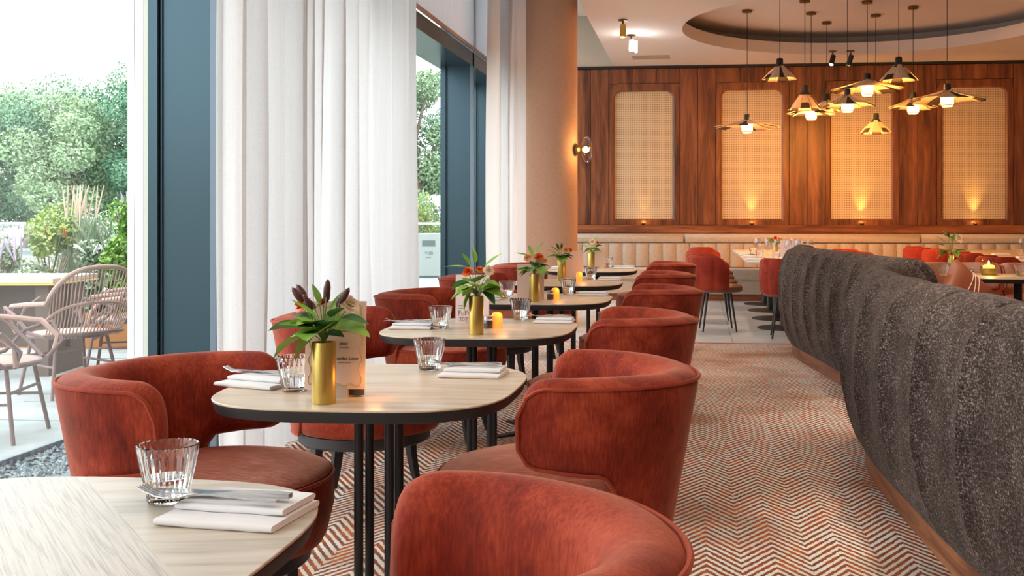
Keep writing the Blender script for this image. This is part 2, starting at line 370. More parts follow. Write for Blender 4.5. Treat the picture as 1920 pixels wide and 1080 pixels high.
# back wall: substrate, boards
wb = struct('wall_back', G().box(-2.75, 16.26, 0, 8, 16.4, 4.3).mesh('wall_back', 'plaster', False))
struct('wall_back_plaster', G().box(-2.75, 16.2, 3.5, -1.2, 16.26, 4.28).mesh('wb2', 'plaster', False))
panels = [(-1.235, -.345), (.383, 1.279), (2.0, 2.884), (3.612, 4.515), (5.22, 6.12)]
def board(x0, z0, x1, z1, y=16.2, proud=0):
    w = .0025; return obj('plank', bevel_mesh(x0+w, y-proud, z0+w, x1-w, 16.27, z1-w), wb)
def bevel_mesh(x0, y0, z0, x1, y1, z1, m='walnut', b=.004):
    v = [(x0, y1, z0), (x1, y1, z0), (x1, y1, z1), (x0, y1, z1), (x0, y0+b, z0), (x1, y0+b, z0), (x1, y0+b, z1), (x0, y0+b, z1), (x0+b, y0, z0+b), (x1-b, y0, z0+b), (x1-b, y0, z1-b), (x0+b, y0, z1-b)]
    f = [(0, 1, 2, 3), (0, 4, 5, 1), (1, 5, 6, 2), (2, 6, 7, 3), (3, 7, 4, 0), (4, 8, 9, 5), (5, 9, 10, 6), (6, 10, 11, 7), (7, 11, 8, 4), (8, 11, 10, 9)]
    return G().add(v, f).mesh('plank', m, False)
edges = [-2.7]; ZB, ZTOP = 1.087, 3.462
segs = []
xs = -2.72
for (a, b) in panels:
    fa, fb = a-.085, b+.105
    k = max(1, round((fa-xs)/.30)); segs += [(xs+(fa-xs)*i/k, xs+(fa-xs)*(i+1)/k) for i in range(k)]
    # boards above the arched frame
    k = 3
    for i in range(k): board(fa+(fb-fa)*i/k, 3.235, fa+(fb-fa)*(i+1)/k, ZTOP)
    xs = fb
segs += [(xs+i*.32, xs+(i+1)*.32) for i in range(5)]
for (a, b) in segs: board(a, ZB, b, ZTOP)
def rr(x0, z0, x1, z1, r, n=8):
    # outline with rounded top corners
    p = [(x0, z0), (x1, z0)]
    p += [(x1-r+r*cos(t*pi/2/n), z1-r+r*sin(t*pi/2/n)) for t in range(n+1)]
    p += [(x0+r-r*sin(t*pi/2/n), z1-r+r*cos(t*pi/2/n)) for t in range(n+1)]
    return p
plab = ['arched cane panel nearest the round column', 'cane wall panel behind the leftmost wide pendant lamp', 'brightest cane wall panel behind the pendant cluster', 'cane wall panel farthest right in the frame', 'cane wall panel outside the frame']
for i, (a, b) in enumerate(panels):
    t = thing('cane_panel', plab[i], 'wall panel', ((a+b)/2, 16.2, 0), 0, 'cane panels on the walnut wall')
    h = (b-a)/2; zb, zt = 1.176, 3.115
    o_in = rr(-h, zb, h, zt, .11); o_mid = rr(-h-.02, zb-.02, h+.02, zt+.02, .13); o_out = rr(-h-.08, ZB, h+.10, 3.232, .17)
    y1, y0 = .02, -.012
    rows = [[(x, y1+.05, z) for x, z in o_in], [(x, y0+.014, z) for x, z in o_in], [(x, y0, z) for x, z in o_mid], [(x, y0, z) for x, z in o_out], [(x, .06, z) for x, z in o_out]]
    obj('frame', G().grid(rows, True).mesh('cane_frame', 'walnut', 30), t)
    # corner infill boards outside the arch
    for sx in (-1, 1):
        X = -h-.08 if sx < 0 else h+.10
        pts = [(X, 3.232)]+[(X-sx*(.17-.17*cos(t_*pi/16)), 3.232-.17+.17*sin(t_*pi/16)) for t_ in range(9)]
        g = G().add([(x, .004, z) for x, z in pts]+[(x, .06, z) for x, z in pts], [tuple(range(10)), tuple(range(19, 9, -1))]); obj('corner_board', g.mesh('corner', 'walnut', False), t)
    g = G().add([(x, .03, z) for x, z in o_in]+[(x, .05, z) for x, z in o_in], [tuple(range(len(o_in))), tuple(range(2*len(o_in)-1, len(o_in)-1, -1))])
    obj('cane_webbing', g.mesh('webbing', 'cane', False), t)
struct('trim_1', G().box(-2.72, 16.17, 3.462, 8, 16.26, 3.5).mesh('trim', 'black', False))
struct('trim_2', bevel_mesh(-2.72, 16.02, .965, 8, 16.26, 1.087, 'walnut_h', .01))
struct('wall_right', G().box(8, -4, 0, 8.15, 16.4, 4.3).mesh('wr', 'plaster', False))
struct('wall_front', G().box(-2.75, -4.15, 0, 8.15, -4, 4.3).mesh('wf', 'plaster', False))
# uplights
ul = thing('uplight', 'x', 'light', (0, 0, 0), 0, 'uplights below the cane panels')
obj('body', G().lathe([(.0, 0), (.022, .0), (.030, .02), (.034, .028), (.028, .029)], 16).mesh('ul', 'brass'), ul)
obj('lens', G().lathe([(0, .0275), (.028, .0275)], 16, close=False).mesh('ull', 'uplight'), ul)
ulab = ['small lit uplight below the cane panel nearest the column', 'small lit uplight below the cane panel behind the marble table', 'small lit uplight below the brightest cane panel', 'small lit uplight below the rightmost cane panel', 'uplight below the panel outside the frame']
for i, (a, b) in enumerate(panels):
    c = (a+b)/2; L = (c, 16.12, 1.088)
    if i == 0: ul.location = L; ul['label'] = ulab[0]
    else: copy_tree(ul, L, label=ulab[i])
    light('SPOT', 'uplight_beam', (c, 16.135, 1.125), [8, 24, 34, 30, 10][i], (1, .50, .12), (R(175), 0, 0), .015, spot=50, blend=1)
    light('POINT', 'uplight_spill', (c, 16.12, 1.135), .55, (1, .55, .15), size=.02)
# banquette along the back wall
bq = thing('banquette', 'long beige channelled banquette along the walnut wall', 'banquette', (0, 0, 0))
for (x0, x1) in [(-2.7, -.18), (-.17, 3.24), (3.25, 6.66)]:
    pr = [(16.0, .955), (15.955, .958), (15.92, .935), (15.905, .89), (15.915, .84), (15.95, .825), (16.0, .825)]
    rows = [[(x, y if q else 16.0-(16.0-y)*.6, z) for (y, z) in pr] for x, q in ((x0, 0), (x0+.015, 1), (x1-.015, 1), (x1, 0))]
    obj('headroll', G().grid(rows, True, cap=True).mesh('roll', 'beige', 50), bq)
g0 = G(); W_ = .196
rows = []
for i in range(7):
    t = i/6; bul = .03*sin(pi*t)**.5 if 0 < t < 1 else 0
    rows.append([((t-.5)*W_, 15.97, .822), ((t-.5)*W_, 15.945-bul, .815), ((t-.5)*W_, 15.93-bul, .77), ((t-.5)*W_, 15.92-bul, .6), ((t-.5)*W_, 15.93-bul, .47), ((t-.5)*W_, 15.97, .45)])
cm = G().grid(rows, True, cap=True).mesh('channel', 'beige', 50)
for i in range(47): obj('channel', cm, bq, (-2.6+i*.2, 0, 0))
obj('back_board', G().box(-2.69, 15.965, .1, 6.9, 16.19, .96).mesh('bb', 'beige', False), bq)
bevel(obj('seat', G().box(-2.7, 15.42, .3, 6.9, 15.97, .46).mesh('bs', 'beige', False), bq), .03, 3)
obj('seat_front', G().box(-2.7, 15.46, .1, 6.9, 15.95, .3).mesh('bsf', 'beige', False), bq)
obj('plinth', G().box(-2.7, 15.5, -.004, 6.9, 15.94, .1).mesh('bp', 'walnut_h', False), bq)
# window wall: glass plane x=-2.75, deep fins from -2.73 to -2.40
wn = struct('window_1', G().box(-2.80, -4, -.1, -2.70, 16.26, .06).mesh('sill', 'frame', False))
obj('pane', G().add([(-2.75, -4, .05), (-2.75, 16.2, .05), (-2.75, 16.2, 4.28), (-2.75, -4, 4.28)], [(0, 1, 2, 3)]).mesh('pane', 'pane', False), wn)
def fin(y, thick=.09):
    g = G().box(-2.69, y, .0, -2.40, y+thick, 4.28); bevel(obj('mullion', g.mesh('fin', 'frame', False), wn), .004, 1)
    g = G().box(-2.755, y+.0, .0, -2.69, y+thick, 4.28).box(-2.722, y-.03, .0, -2.690, y, 4.28).box(-2.686, y-.010, .0, -2.676, y, 4.28); obj('stile', g.mesh('stile', 'frame', False), wn)
    obj('edge_strip', G().box(-2.425, y-.006, 0, -2.395, y+.01, 4.28).mesh('es', 'frame_lite', False), wn)
for y in (-3.2, -1.1, 2.03, 5.13, 8.23, 11.33, 12.95, 14.6): fin(y)
obj('transom', G().box(-2.81, -4, 2.84, -2.40, 16.2, 2.99).mesh('head', 'frame', False), wn)
obj('white_post', G().box(-2.865, 5.13, -.06, -2.782, 5.36, 4.3).mesh('wp', 'white', False), wn)
obj('cream_strip', G().box(-2.781, 5.13, -.06, -2.756, 5.20, 4.3).mesh('cs', 'cream', False), wn)
struct('wall_left', G().box(-2.9, -4, 4.28, -2.7, 16.3, 4.6).mesh('wl', 'white', False))
# roller blinds
bl = [('blind', 8.3, 11.335, 'pale grey roller blind above the tall window, nearer panel'), ('blind', 11.345, 14.5, 'pale grey roller blind panel beyond the seam, beside the far curtain')]
for (nm, y0, y1, lab) in bl:
    t = thing('roller_blind', lab, 'blind', (-2.385, (y0+y1)/2, 3.0), 0, 'roller blinds')
    h = (y1-y0)/2-.008
    obj('fabric', G().box(-.002, -h, .03, .002, h, 1.26).mesh('bf', 'blind', False), t)
    obj('bottom_bar', G().box(-.012, -h, .0, .012, h, .035).mesh('bbar', 'copper', False), t)
# curtains
def curtain(label, x, y0, y1, folds, amp, seed, flare=.0):
    rg = random.Random(seed); n = folds*14; rows = []
    ph = [rg.uniform(-.5, .5) for _ in range(folds+2)]
    for zi in range(14):
        z = .02+(4.26-.02)*zi/13; row = []
        for i in range(n+1):
            t = i/n; p = t*folds; k = int(p); w = 2*pi*(p+.25*sin(p*1.3+seed)+.05*sin(z*1.1+k))
            a = amp*(.75+.35*sin(k*2.1+seed))*(1+.15*sin(z+k)); 
            xx = x+a*sin(w)+.03*sin(t*5+seed)
            yy = y0+(y1-y0)*t+.35*a*sin(2*w)+flare*(t-.5)*(1-z/4.26)
            row.append((xx, yy, z))
        rows.append(row)
    o = obj('curtain', G().grid(rows).mesh('curtain', 'curtain', 60), None, label=label, category='curtain', group='white linen curtains'); return o
curtain('wide white linen curtain beside the nearest slate blue window post', -2.14, 4.62, 6.88, 9, .085, 1)
curtain('narrow white linen curtain left of the glimpsed garden and white litter bin', -2.22, 6.95, 8.12, 3, .06, 4)
curtain('white linen curtain beside the peach column', -2.16, 11.05, 13.1, 7, .08, 2)
# column with sconce
co = struct('column_round', G().lathe([(.29, 0), (.29, 4.28)], 64, (-1.62, 11.95, 0)).mesh('col', 'column', 40))
SX = -1.62+.29*cos(R(-2)); SY = 11.95-.05
t = thing('wall_sconce', 'clear glass globe sconce on the peach column', 'wall lamp', (-1.315, 11.86, 1.96))
obj('back_plate', G().lathe([(0, -.025), (.06, -.025), (.065, 0), (.05, .02), (.02, .03), (.018, .06), (0, .06)], 24).xf(Matrix.Rotation(R(90), 4, 'Y')).mesh('sp', 'brass'), t)
obj('glass_globe', G().lathe([(.03, .04), (.09, .05), (.14, .08), (.15, .105), (.13, .135), (.08, .155), (.0, .16)], 32).xf(Matrix.Rotation(R(90), 4, 'Y')).mesh('sg', 'thin'), t)
obj('bulb', G().lathe([(0, .05), (.02, .055), (.034, .08), (.034, .1), (.02, .125), (0, .13)], 20).xf(Matrix.Rotation(R(90), 4, 'Y')).mesh('sb', 'bulb'), t)
light('POINT', 'sconce_light', (-1.19, 11.80, 1.96), 5, (1, .55, .18), size=.05)

# ================================================================== PENDANTS
def shade_panel(r, rt, h, ang, dark, flip):
    g = G(); n = 5; rows = []
    for j in range(7):
        t = j/6; rr_ = rt+(r-rt)*t; z = -h*(t**(.8 if h < .15 else 1))-(.006 if flip else 0)-(.012 if h < .15 else .0)*flip*t
        rows.append([(rr_*cos(a_), rr_*sin(a_), z) for a_ in [ang*(k/n-.5)*1.06 for k in range(n+1)]])
    for j in range(6):
        for k in range(n):
            d = dark(j, k)
            q = rows[j][k], rows[j][k+1], rows[j+1][k+1], rows[j+1][k]
            g.add(q, [(0, 1, 2, 3)], 1 if d else 0)
    m_ = g.mesh('shade_panel', ['shade_cream', 'shade_dark'], 60, weld=True); return m_
def make_pendant(kind, r, ztop, zbot, x, y, zc, label, e):
    e = 12 if x < 1 else (75 if y > 13.8 else (17 if x > 2.5 else 30)); t = thing('pendant_lamp', label, 'pendant lamp', (x, y, ztop), 0, 'woven pendant lamps under the round ceiling recess')
    h = (ztop-zbot)*(.62 if kind == 'flat' else .95)
    obj('canopy', G().lathe([(0, zc-ztop), (.065, zc-ztop), (.065, zc-ztop-.03), (.03, zc-ztop-.035), (0, zc-ztop-.035)], 24).mesh('cp', 'brass'), t)
    obj('cord', G().tube([(0, 0, 0), (0, 0, zc-ztop-.03)], .004, 6).mesh('cord', 'black'), t)
    obj('collar', G().lathe([(0, .07), (.035, .07), (.04, .05), (.04, .0), (.075, -.05 if kind == 'cone' else -.035), (.0, -.04)], 20).mesh('clr', 'black'), t)
    N = 8; A = 2*pi/N
    pa = shade_panel(r, .035, h, A, lambda j, k: False, 0)
    pb = shade_panel(r*.97, .035, h, A, lambda j, k: j >= 4 and k < 4, 1)
    pc = shade_panel(r*1.03, .035, h, A, lambda j, k: k >= 3 and j > 0, 1)
    for k in range(N):
        me = (pa, pb, pa, pc)[k % 4] if kind == 'flat' else (pa, pb, pc, pa, pb)[k % 5]
        o = obj('shade_panel', me, t); o.rotation_euler = (0, 0, A*k+x*3)
        sm = o.modifiers.new('s', 'SOLIDIFY'); sm.thickness = .004
    if kind == 'flat':
        obj('lamp_glass', G().lathe([(0, -h*.35), (.075, -h*.35), (.07, -h-.055), (.055, -h-.08), (0, -h-.08)], 24).mesh('lg', 'lampglass'), t)
        obj('lamp_rim', G().lathe([(.071, -h-.062), (.074, -h-.066), (.071, -h-.07)], 24, close=False).mesh('lr', 'brass'), t)
        light('POINT', 'pendant_light', (x, y, ztop-h-.13), e, (1, .40, .07), size=.06)
    else:
        obj('bulb', G().lathe([(0, -h*.45), (.03, -h*.5), (.04, -h*.65), (.03, -h*.8), (0, -h*.85)], 16).mesh('bulb', 'bulb'), t)
        light('POINT', 'pendant_light', (x, y, ztop-h*1.05), e*.5, (1, .40, .07), size=.05)
PD = [('flat', .645, 13.667, 2.44, 2.30, .41, 'wide flat pendant lamp hanging alone, left of the cluster'), ('cone', .984, 12.776, 3.01, 2.83, .21, 'cone pendant lamp highest on the left of the cluster'),
      ('cone', 1.308, 13.104, 2.73, 2.50, .20, 'cone pendant lamp just above the lowest left flat lamp'), ('flat', 1.467, 13.896, 2.64, 2.47, .31, 'low flat pendant lamp partly under a cone shaded one'),
      ('cone', 1.746, 14.599, 2.79, 2.63, .20, 'small cone pendant lamp half hidden behind flat shades'), ('flat', 1.744, 12.606, 2.62, 2.43, .32, 'flat pendant lamp in the middle of the cluster, below the widest one'),
      ('flat', 2.068, 13.249, 2.88, 2.68, .43, 'widest flat pendant lamp, central and high in the cluster'), ('cone', 2.313, 14.13, 2.48, 2.29, .20, 'lowest pendant lamp, a small cone before the bright cane panel'),
      ('cone', 2.362, 12.822, 3.01, 2.80, .22, 'cone pendant lamp highest on the right of the cluster'), ('flat', 2.688, 13.644, 2.69, 2.50, .30, 'flat pendant lamp overlapped by the rightmost one'),
      ('flat', 2.857, 12.573, 2.66, 2.48, .43, 'rightmost wide flat pendant lamp')]
for (k, x, y, zt, zb, r, lab) in PD: make_pendant(k, r, zt, zb, x, y, ZT, lab, 75 if x > 1 else 24)
# ceiling fittings
t = thing('air_vent', 'flat rectangular air grille in the ceiling before the walnut wall', 'vent', (-.64, 15.3, 3.497))
obj('vent_frame', G().box(-.27, -.17, -.006, .27, .17, .001).mesh('vf', 'plaster', False), t)
for k in range(5): obj('slat', G().box(-.25, -.14+k*.06, -.011, .25, -.115+k*.06, -.006).mesh('vs', 'plaster', False), t)
def spot(name, x, y, label, on, rx=20):
    t = thing('ceiling_spotlight', label, 'spotlight', (x, y, 3.5), 0, 'ceiling spotlights')
    obj('mount', G().lathe([(0, 0), (.055, 0), (.055, -.015), (.012, -.02), (.012, -.06), (0, -.06)], 20).mesh('m', 'brass'), t)
    o = obj('head', G().lathe([(0, .05), (.035, .05), (.035, -.09), (.028, -.095), (0, -.09)], 20).mesh('h', on[0]), t, (0, 0, -.11)); o.rotation_euler = (R(rx), 0, R(rx))
    if on[1]:
        o2 = obj('lens', G().lathe([(0, -.098), (.027, -.098)], 16, close=False).mesh('l', on[1]), t, (0, 0, -.11)); o2.rotation_euler = o.rotation_euler
    return t
spot('a', -.845, 12.37, 'brass ceiling spotlight nearest the column', ('gold', 'uplight'), -8)
light('SPOT', 'spot_a', (-.845, 12.3, 3.3), 30, (1, .75, .45), (R(-8), 0, 0), .03, spot=80)
t = spot('b', -.81, 13.4, 'bright white ceiling spotlight beyond the brass one', ('white', 'spotlit'), 10)
obj('lit_tube', G().lathe([(0, -.02), (.018, -.02), (.018, -.16), (0, -.17)], 16).mesh('lt', 'spotlit'), t, (.06, 0, -.06))
light('POINT', 'spot_b', (-.77, 13.3, 3.25), 6, (.95, .97, 1), size=.04)
spot('c', 1.874, 15.0, 'black ceiling spotlight left of its pair, above the pendant cluster', ('black', 'spotlit'), -30)
spot('d', 2.116, 15.0, 'black ceiling spotlight right of its pair, above the pendant cluster', ('black', 'lampglass'), 30)

# ================================================================== TUB CHAIRS
RO, ARM = .345, .105
LS = pi/2*RO+ARM
def plan(s):
    """outer plan point and outward normal for arc position s (0 = middle of the back)"""
    sg = 1 if s >= 0 else -1; q = abs(s)
    if q <= pi/2*RO: a = q/RO; return (-RO*cos(a), sg*RO*sin(a)), (-cos(a), sg*sin(a))
    e = q-pi/2*RO; return (e, sg*(RO-.10*e)), (0, sg)
ZS = .768
def tops(s):
    q = abs(s); r = .08; t = max(0, (q-(LS-r))/r); t = min(t, .999)
    dz = r*(1-sqrt(1-t*t)); b = .31+.245*ss(.27, .43, q)+.02*ss(.4, LS, q)
    rb = .055; tb = min(.999, max(0, (q-(LS-rb))/rb)); b += rb*(1-sqrt(1-tb*tb))
    return ZS-dz+.01*sin(q*3), b
def band():
    N = 64; rows = []
    ss_ = [LS*sin(pi/2*(2*i/N-1))*0.25+LS*(2*i/N-1)*.75 for i in range(N+1)]
    for s in ss_:
        (px, py), (nx, ny) = plan(s); zt, zb = tops(s); q = abs(s)/LS
        T = .125-.035*ss(.5, 1, q); 
        endf = min(1, max(0, (LS-abs(s))/.03)); T *= (.45+.55*sqrt(max(0, 1-(1-endf)**2)))
        tp = .19-.07*ss(.3, .9, q); H = zt-zb
        crown = .025*min(1, (H/.15))
        pr = []
        for u in (0, .08, .3, .6, .85, .97): z = zb+H*u; pr.append((tp*(ZS-z)*.95, z))
        pr += [(.004, zt), (.22*T, zt+crown*.7), (.48*T, zt+crown), (.74*T, zt+crown*.7), (.95*T, zt-.012), (1.06*T, zt-.05 if H > .12 else zt-.35*H), (1.08*T, zb+.45*H), (1.02*T, zb+.1*H), (.75*T, zb-.004)]
        rows.append([(px-nx*w, py-ny*w, z) for (w, z) in pr])
    g = G().grid(rows, True, cap=True); return g
def chair_meshes():
    d = {}
    d['band'] = band().mesh('band', 'velvet', 70)
    top = []; bot = []
    for i in range(57):
        s = LS*(2*i/56-1); (px, py), (nx, ny) = plan(s*.999); zt, zb = tops(s*.999); tp = .19-.07*ss(.3, .9, abs(s)/LS)
        top.append((px-nx*.002, py-ny*.002, zt+.0)); w = tp*(ZS-zb)*.95; bot.append((px-nx*(w+.0005), py-ny*(w+.0005), zb+.0015))
    d['pipe'] = G().tube(top+bot[::-1], .0055, 6, True).mesh('pipe', 'velvet_dark', 60)
    # vertical seam lines on the inner side
    SR = .322
    prof = [(0, .31), (.26, .31), (.295, .318), (.306, .34), (SR+.003, .42), (SR, .494), (SR-.006, .505), (SR-.03, .519), (.20, .534), (.1, .542), (0, .544)]
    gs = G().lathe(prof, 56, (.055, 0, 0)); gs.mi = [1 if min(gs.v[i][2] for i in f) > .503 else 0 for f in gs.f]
    d['seat'] = gs.mesh('seat', ['velvet', 'velvet_seat_lit'], 60)
    d['spipe'] = G().tube([(.055+SR*cos(2*pi*k/56), SR*sin(2*pi*k/56), .498) for k in range(56)], .005, 6, True).mesh('spipe', 'velvet_dark', 60)
    d['ring'] = G().lathe([(.0, .262), (.262, .262), (.275, .27), (.275, .311), (0, .311)], 48, (.04, 0, 0)).mesh('ring', 'blackwood', 30)
    g = G(); rows = []
    for t in (0, .15, .4, .7, 1):
        z = .29*(1-t); r = .225+.05*t+.015*sin(pi*t)*-1; a = .026-.011*t; b = .017-.006*t
        rows.append([(r-b, -a, z), (r+b, -a, z), (r+b, a, z), (r-b, a, z)])
    d['leg'] = g.grid(rows, True, cap=True).mesh('leg', 'blackwood', 30)
    return d
CM = chair_meshes()
def make_chair():
    t = thing('tub_chair', 'x', 'chair', group='rust velvet tub chairs at the window tables')
    b = obj('backrest', CM['band'], t); subsurf(b); obj('piping', CM['pipe'], b)
    s = obj('seat', CM['seat'], t); obj('piping', CM['spipe'], s)
    obj('seat_base', CM['ring'], t)
    for k in range(4): o = obj('leg', CM['leg'], t, (.04, 0, 0)); o.rotation_euler = (0, 0, R(45+90*k))
    return t
CH = [(-.350, 1.355, 185, 'rust velvet tub chair closest to the camera, seen over its backrest'),
      (-.335, 2.93, 180, 'rust velvet tub chair on the aisle side of the second table'),
      (-.335, 4.50, 181, 'rust velvet tub chair on the aisle side of the third table'),
      (-.30, 6.20, 179, 'rust velvet tub chair on the aisle side of the fourth table'),
      (-.34, 7.85, 180, 'rust velvet tub chair on the aisle side of the fifth table'),
      (-.34, 9.62, 180, 'rust velvet tub chair on the aisle side of the farthest window table'),
      (-1.362, 2.78, -6, 'large rust velvet tub chair on the window side of the second table, nearest the glass'),
      (-1.437, 4.40, 3, 'rust velvet tub chair behind the maroon bud bouquet, window side of the third table'),
      (-1.41, 5.74, -4, 'rust velvet tub chair on the window side of the fourth table, before the white bin'),
      (-1.46, 7.40, -2, 'rust velvet tub chair on the window side of the fifth table'),
      (-1.44, 9.20, 0, 'rust velvet tub chair on the window side of the farthest window table')]
c0 = make_chair()
for i, (x, y, a, lab) in enumerate(CH):
    if i == 0: c0.location = (x, y, 0); c0.rotation_euler = (0, 0, R(a)); c0['label'] = lab
    else: copy_tree(c0, (x, y, 0), R(a), lab)

# ================================================================== WINDOW TABLES
def sup(w, d, n, N=96, z=0):
    p = []
    for k in range(N):
        a = 2*pi*k/N; c_, s_ = cos(a), sin(a)
        p.append((w/2*math.copysign(abs(c_)**(2/n), c_), d/2*math.copysign(abs(s_)**(2/n), s_), z))
    return p
TH = .745
def make_table(w=.775, d=.80, top='oak'):
    t = thing('bistro_table', 'x', 'table', group='oak topped window tables')
    N = 96
    rows = [sup(w-.004, d-.004, 3.3, N, TH-.006), sup(w, d, 3.3, N, TH-.004), sup(w, d, 3.3, N, TH-.001), sup(w-.003, d-.003, 3.3, N, TH)]
    g = G().grid(rows, True, cap=True); obj('tabletop', g.mesh('top', top, 30), t)
    rows = [sup(w-.05, d-.05, 3.3, N, TH-.036), sup(w-.018, d-.018, 3.3, N, TH-.032), sup(w-.001, d-.001, 3.3, N, TH-.008), sup(w-.001, d-.001, 3.3, N, TH-.0055)]
    obj('table_edge', G().grid(rows, True, cap=True).mesh('edge', 'black_edge', 30), t)
    pm = G().lathe([(.0125, .02), (.0125, TH-.05)], 20).mesh('post', 'black')
    for sx in (-1, 1):
        for sy in (-1, 1): obj('post', pm, t, (sx*.042, sy*.048, 0))
    obj('top_plate', G().box(-.12, -.12, TH-.052, .12, .12, TH-.036).mesh('tp', 'black', False), t)
    fm = G()
    fm.add([(.0, -.035, 0), (.34, -.018, 0), (.34, .018, 0), (0, .035, 0), (0, -.035, .024), (.34, -.018, .010), (.34, .018, .010), (0, .035, .024)], [(0, 3, 2, 1), (4, 5, 6, 7), (0, 1, 5, 4), (1, 2, 6, 5), (2, 3, 7, 6), (3, 0, 4, 7)])
    fmm = fm.mesh('foot', 'black', False)
    for k in range(4): o = obj('foot', fmm, t); o.rotation_euler = (0, 0, R(45+90*k))
    return t
TB = [(-.952, 1.375, 'oak table in the foreground, cut off by the left edge'), (-.861, 2.84, 'oak table with the maroon bud bouquet, second from the camera'), (-.882, 4.35, 'oak table third from the camera, with the broad leaf bouquet'),
      (-.86, 5.95, 'oak table fourth from the camera'), (-.90, 7.45, 'oak table fifth from the camera'), (-.898, 9.31, 'oak window table farthest from the camera')]
t0 = make_table()
for i, (x, y, lab) in enumerate(TB):
    if i == 0: t0.location = (x, y, 0); t0['label'] = lab
    else: copy_tree(t0, (x, y, 0), 0, lab)
# inlaid oak marquetry strips on the foreground table
for ch in t0.children:
    if ch.name.startswith('tabletop'):
        ch.data = ch.data.copy(); ch.data.materials[0] = M['oak_inlay']

# ================================================================== TABLEWARE
def tumbler_meshes():
    n = 96; H = .092; r0_, r1_ = .031, .0475
    fl_ = lambda i, k: (.032*abs(sin(k*pi/4)) if 1 <= i <= 5 else 0)
    prof = [(r0_-.004, 0), (r0_, .003), (r0_+.001, .012), (r0_+(r1_-r0_)*.45, .043), (r0_+(r1_-r0_)*.8, .074), (r1_-.0012, .086), (r1_, .0915), (r1_-.0012, .0925), (r1_-.0026, .091), (r0_+(r1_-r0_)*.45-.003, .043), (r0_-.002, .014), (r0_-.008, .011), (0, .0105)]
    a = G().lathe(prof, n, fl=fl_, close=False)
    nn = len(a.v); a.f.append(tuple(range(n-1, -1, -1))); a.mi.append(0)
    w = G().lathe([(0, .0108), (r0_-.009, .0113), (r0_-.0025, .0145), (r0_+(r1_-r0_)*.40-.0035, .040), (0, .040)], 48)
    return a.mesh('tumbler', 'glass', 25, weld=True), w.mesh('water', 'water', 60)
TUM, WAT = tumbler_meshes()
def tumbler(x, y, label, water=True, s=1, z=TH):
    t = thing('water_tumbler', label, 'glass', (x, y, z+.0003), 0, 'ribbed water tumblers'); t.scale = (s, s, s)
    obj('ribbed_glass', TUM, t)
    if water: obj('water', WAT, t)
    return t
T_ = ['foreground table', 'second table', 'third table', 'fourth table', 'fifth table', 'farthest window table']
tumbler(-.842, 1.63, 'ribbed water tumbler on the foreground table beside the fork')
tumbler(-1.045, 2.70, 'ribbed tumbler left of the gold vase on the second table')
tumbler(-.793, 3.125, 'ribbed tumbler near the back edge of the second table')
tumbler(-1.04, 4.28, 'ribbed tumbler left of the broad leaf bouquet on the third table')
tumbler(-.778, 4.70, 'ribbed tumbler at the back edge of the third table')
tumbler(-1.07, 6.0, 'ribbed tumbler on the left of the fourth table')
tumbler(-.756, 6.30, 'ribbed tumbler at the back of the fourth table beside the napkin')
tumbler(-.768, 7.79, 'ribbed tumbler at the back of the fifth table')
tumbler(-1.12, 7.5, 'ribbed tumbler left of the vase on the fifth table')
tumbler(-.80, 9.68, 'ribbed tumbler right of the vase on the farthest window table')
tumbler(-1.10, 9.6, 'ribbed tumbler left of the vase on the farthest window table')
def flapbox(w, d, h, z0, y0, sk=0, th=.006):
    # folded cloth: flattened rounded roll along x
    g = G(); rows = []
    prof = [(-d/2+h*.5-h*.5*cos(a), z0+h/2+h/2*sin(a)*-1) for a in [pi*k/8-pi/2 for k in range(9)]]
    pr = []
    for k in range(9):
        a = pi/2+pi*k/8; pr.append((-d/2+h/2+h/2*cos(a), z0+h/2+h/2*sin(a)))
    for k in range(5):
        a = -pi/2+pi*k/4; pr.append((d/2-h/2+h/2*cos(a), z0+h/2+h/2*sin(a)))
    for i in range(7):
        t = i/6; e = 1 if 0 < i < 6 else .8
        rows.append([((t-.5)*w+sk*yy, y0+yy, z0+h/2+(zz-z0-h/2)*e+.0006*sin(i*2)) for yy, zz in pr])
    return g.grid(rows, True, cap=True)
NAP1 = flapbox(.19, .155, .012, 0, 0, .0).mesh('nap1', 'napkin', 50); NAP2 = flapbox(.178, .108, .011, .0122, .022, .0).mesh('nap2', 'napkin', 50)
NAP3 = flapbox(.176, .10, .003, .0236, .025).mesh('nap3', 'napkin', 50)
def napkin(x, y, rz, label, z=TH, s=1, gr='folded white napkins'):
    t = thing('folded_napkin', label, 'napkin', (x, y, z+.0002), rz, gr); t.scale = (s, s, s)
    obj('lower_fold', NAP1, t); obj('upper_fold', NAP2, t); return t
def fork_mesh():
    g = G(); zs = lambda x: .002+.010*math.exp(-((x-.165)/.012)**2)*0
    rows = []
    for x, w, z, th in [(0, .005, .001, .002), (.01, .0065, .001, .002), (.06, .004, .004, .0022), (.10, .0028, .006, .0024), (.125, .003, .003, .0024), (.135, .008, .0005, .002), (.145, .0115, 0.0, .0018), (.152, .012, .001, .0017)]:
        rows.append([(x, -w, z), (x, w, z), (x, w, z+th), (x, -w, z+th)])
    g.grid(rows, True, cap=True)
    for k in range(4):
        yc = -.009+.006*k; rows = []
        for x, z in [(.151, .001), (.165, .003), (.18, .008), (.192, .014)]: rows.append([(x, yc-.0016, z), (x, yc+.0016, z), (x, yc+.0013, z+.0016), (x, yc-.0013, z+.0016)])
        g.grid(rows, True, cap=True)
    return g
FORK = fork_mesh().mesh('fork', 'steel', 30)
g = G(); rows = []
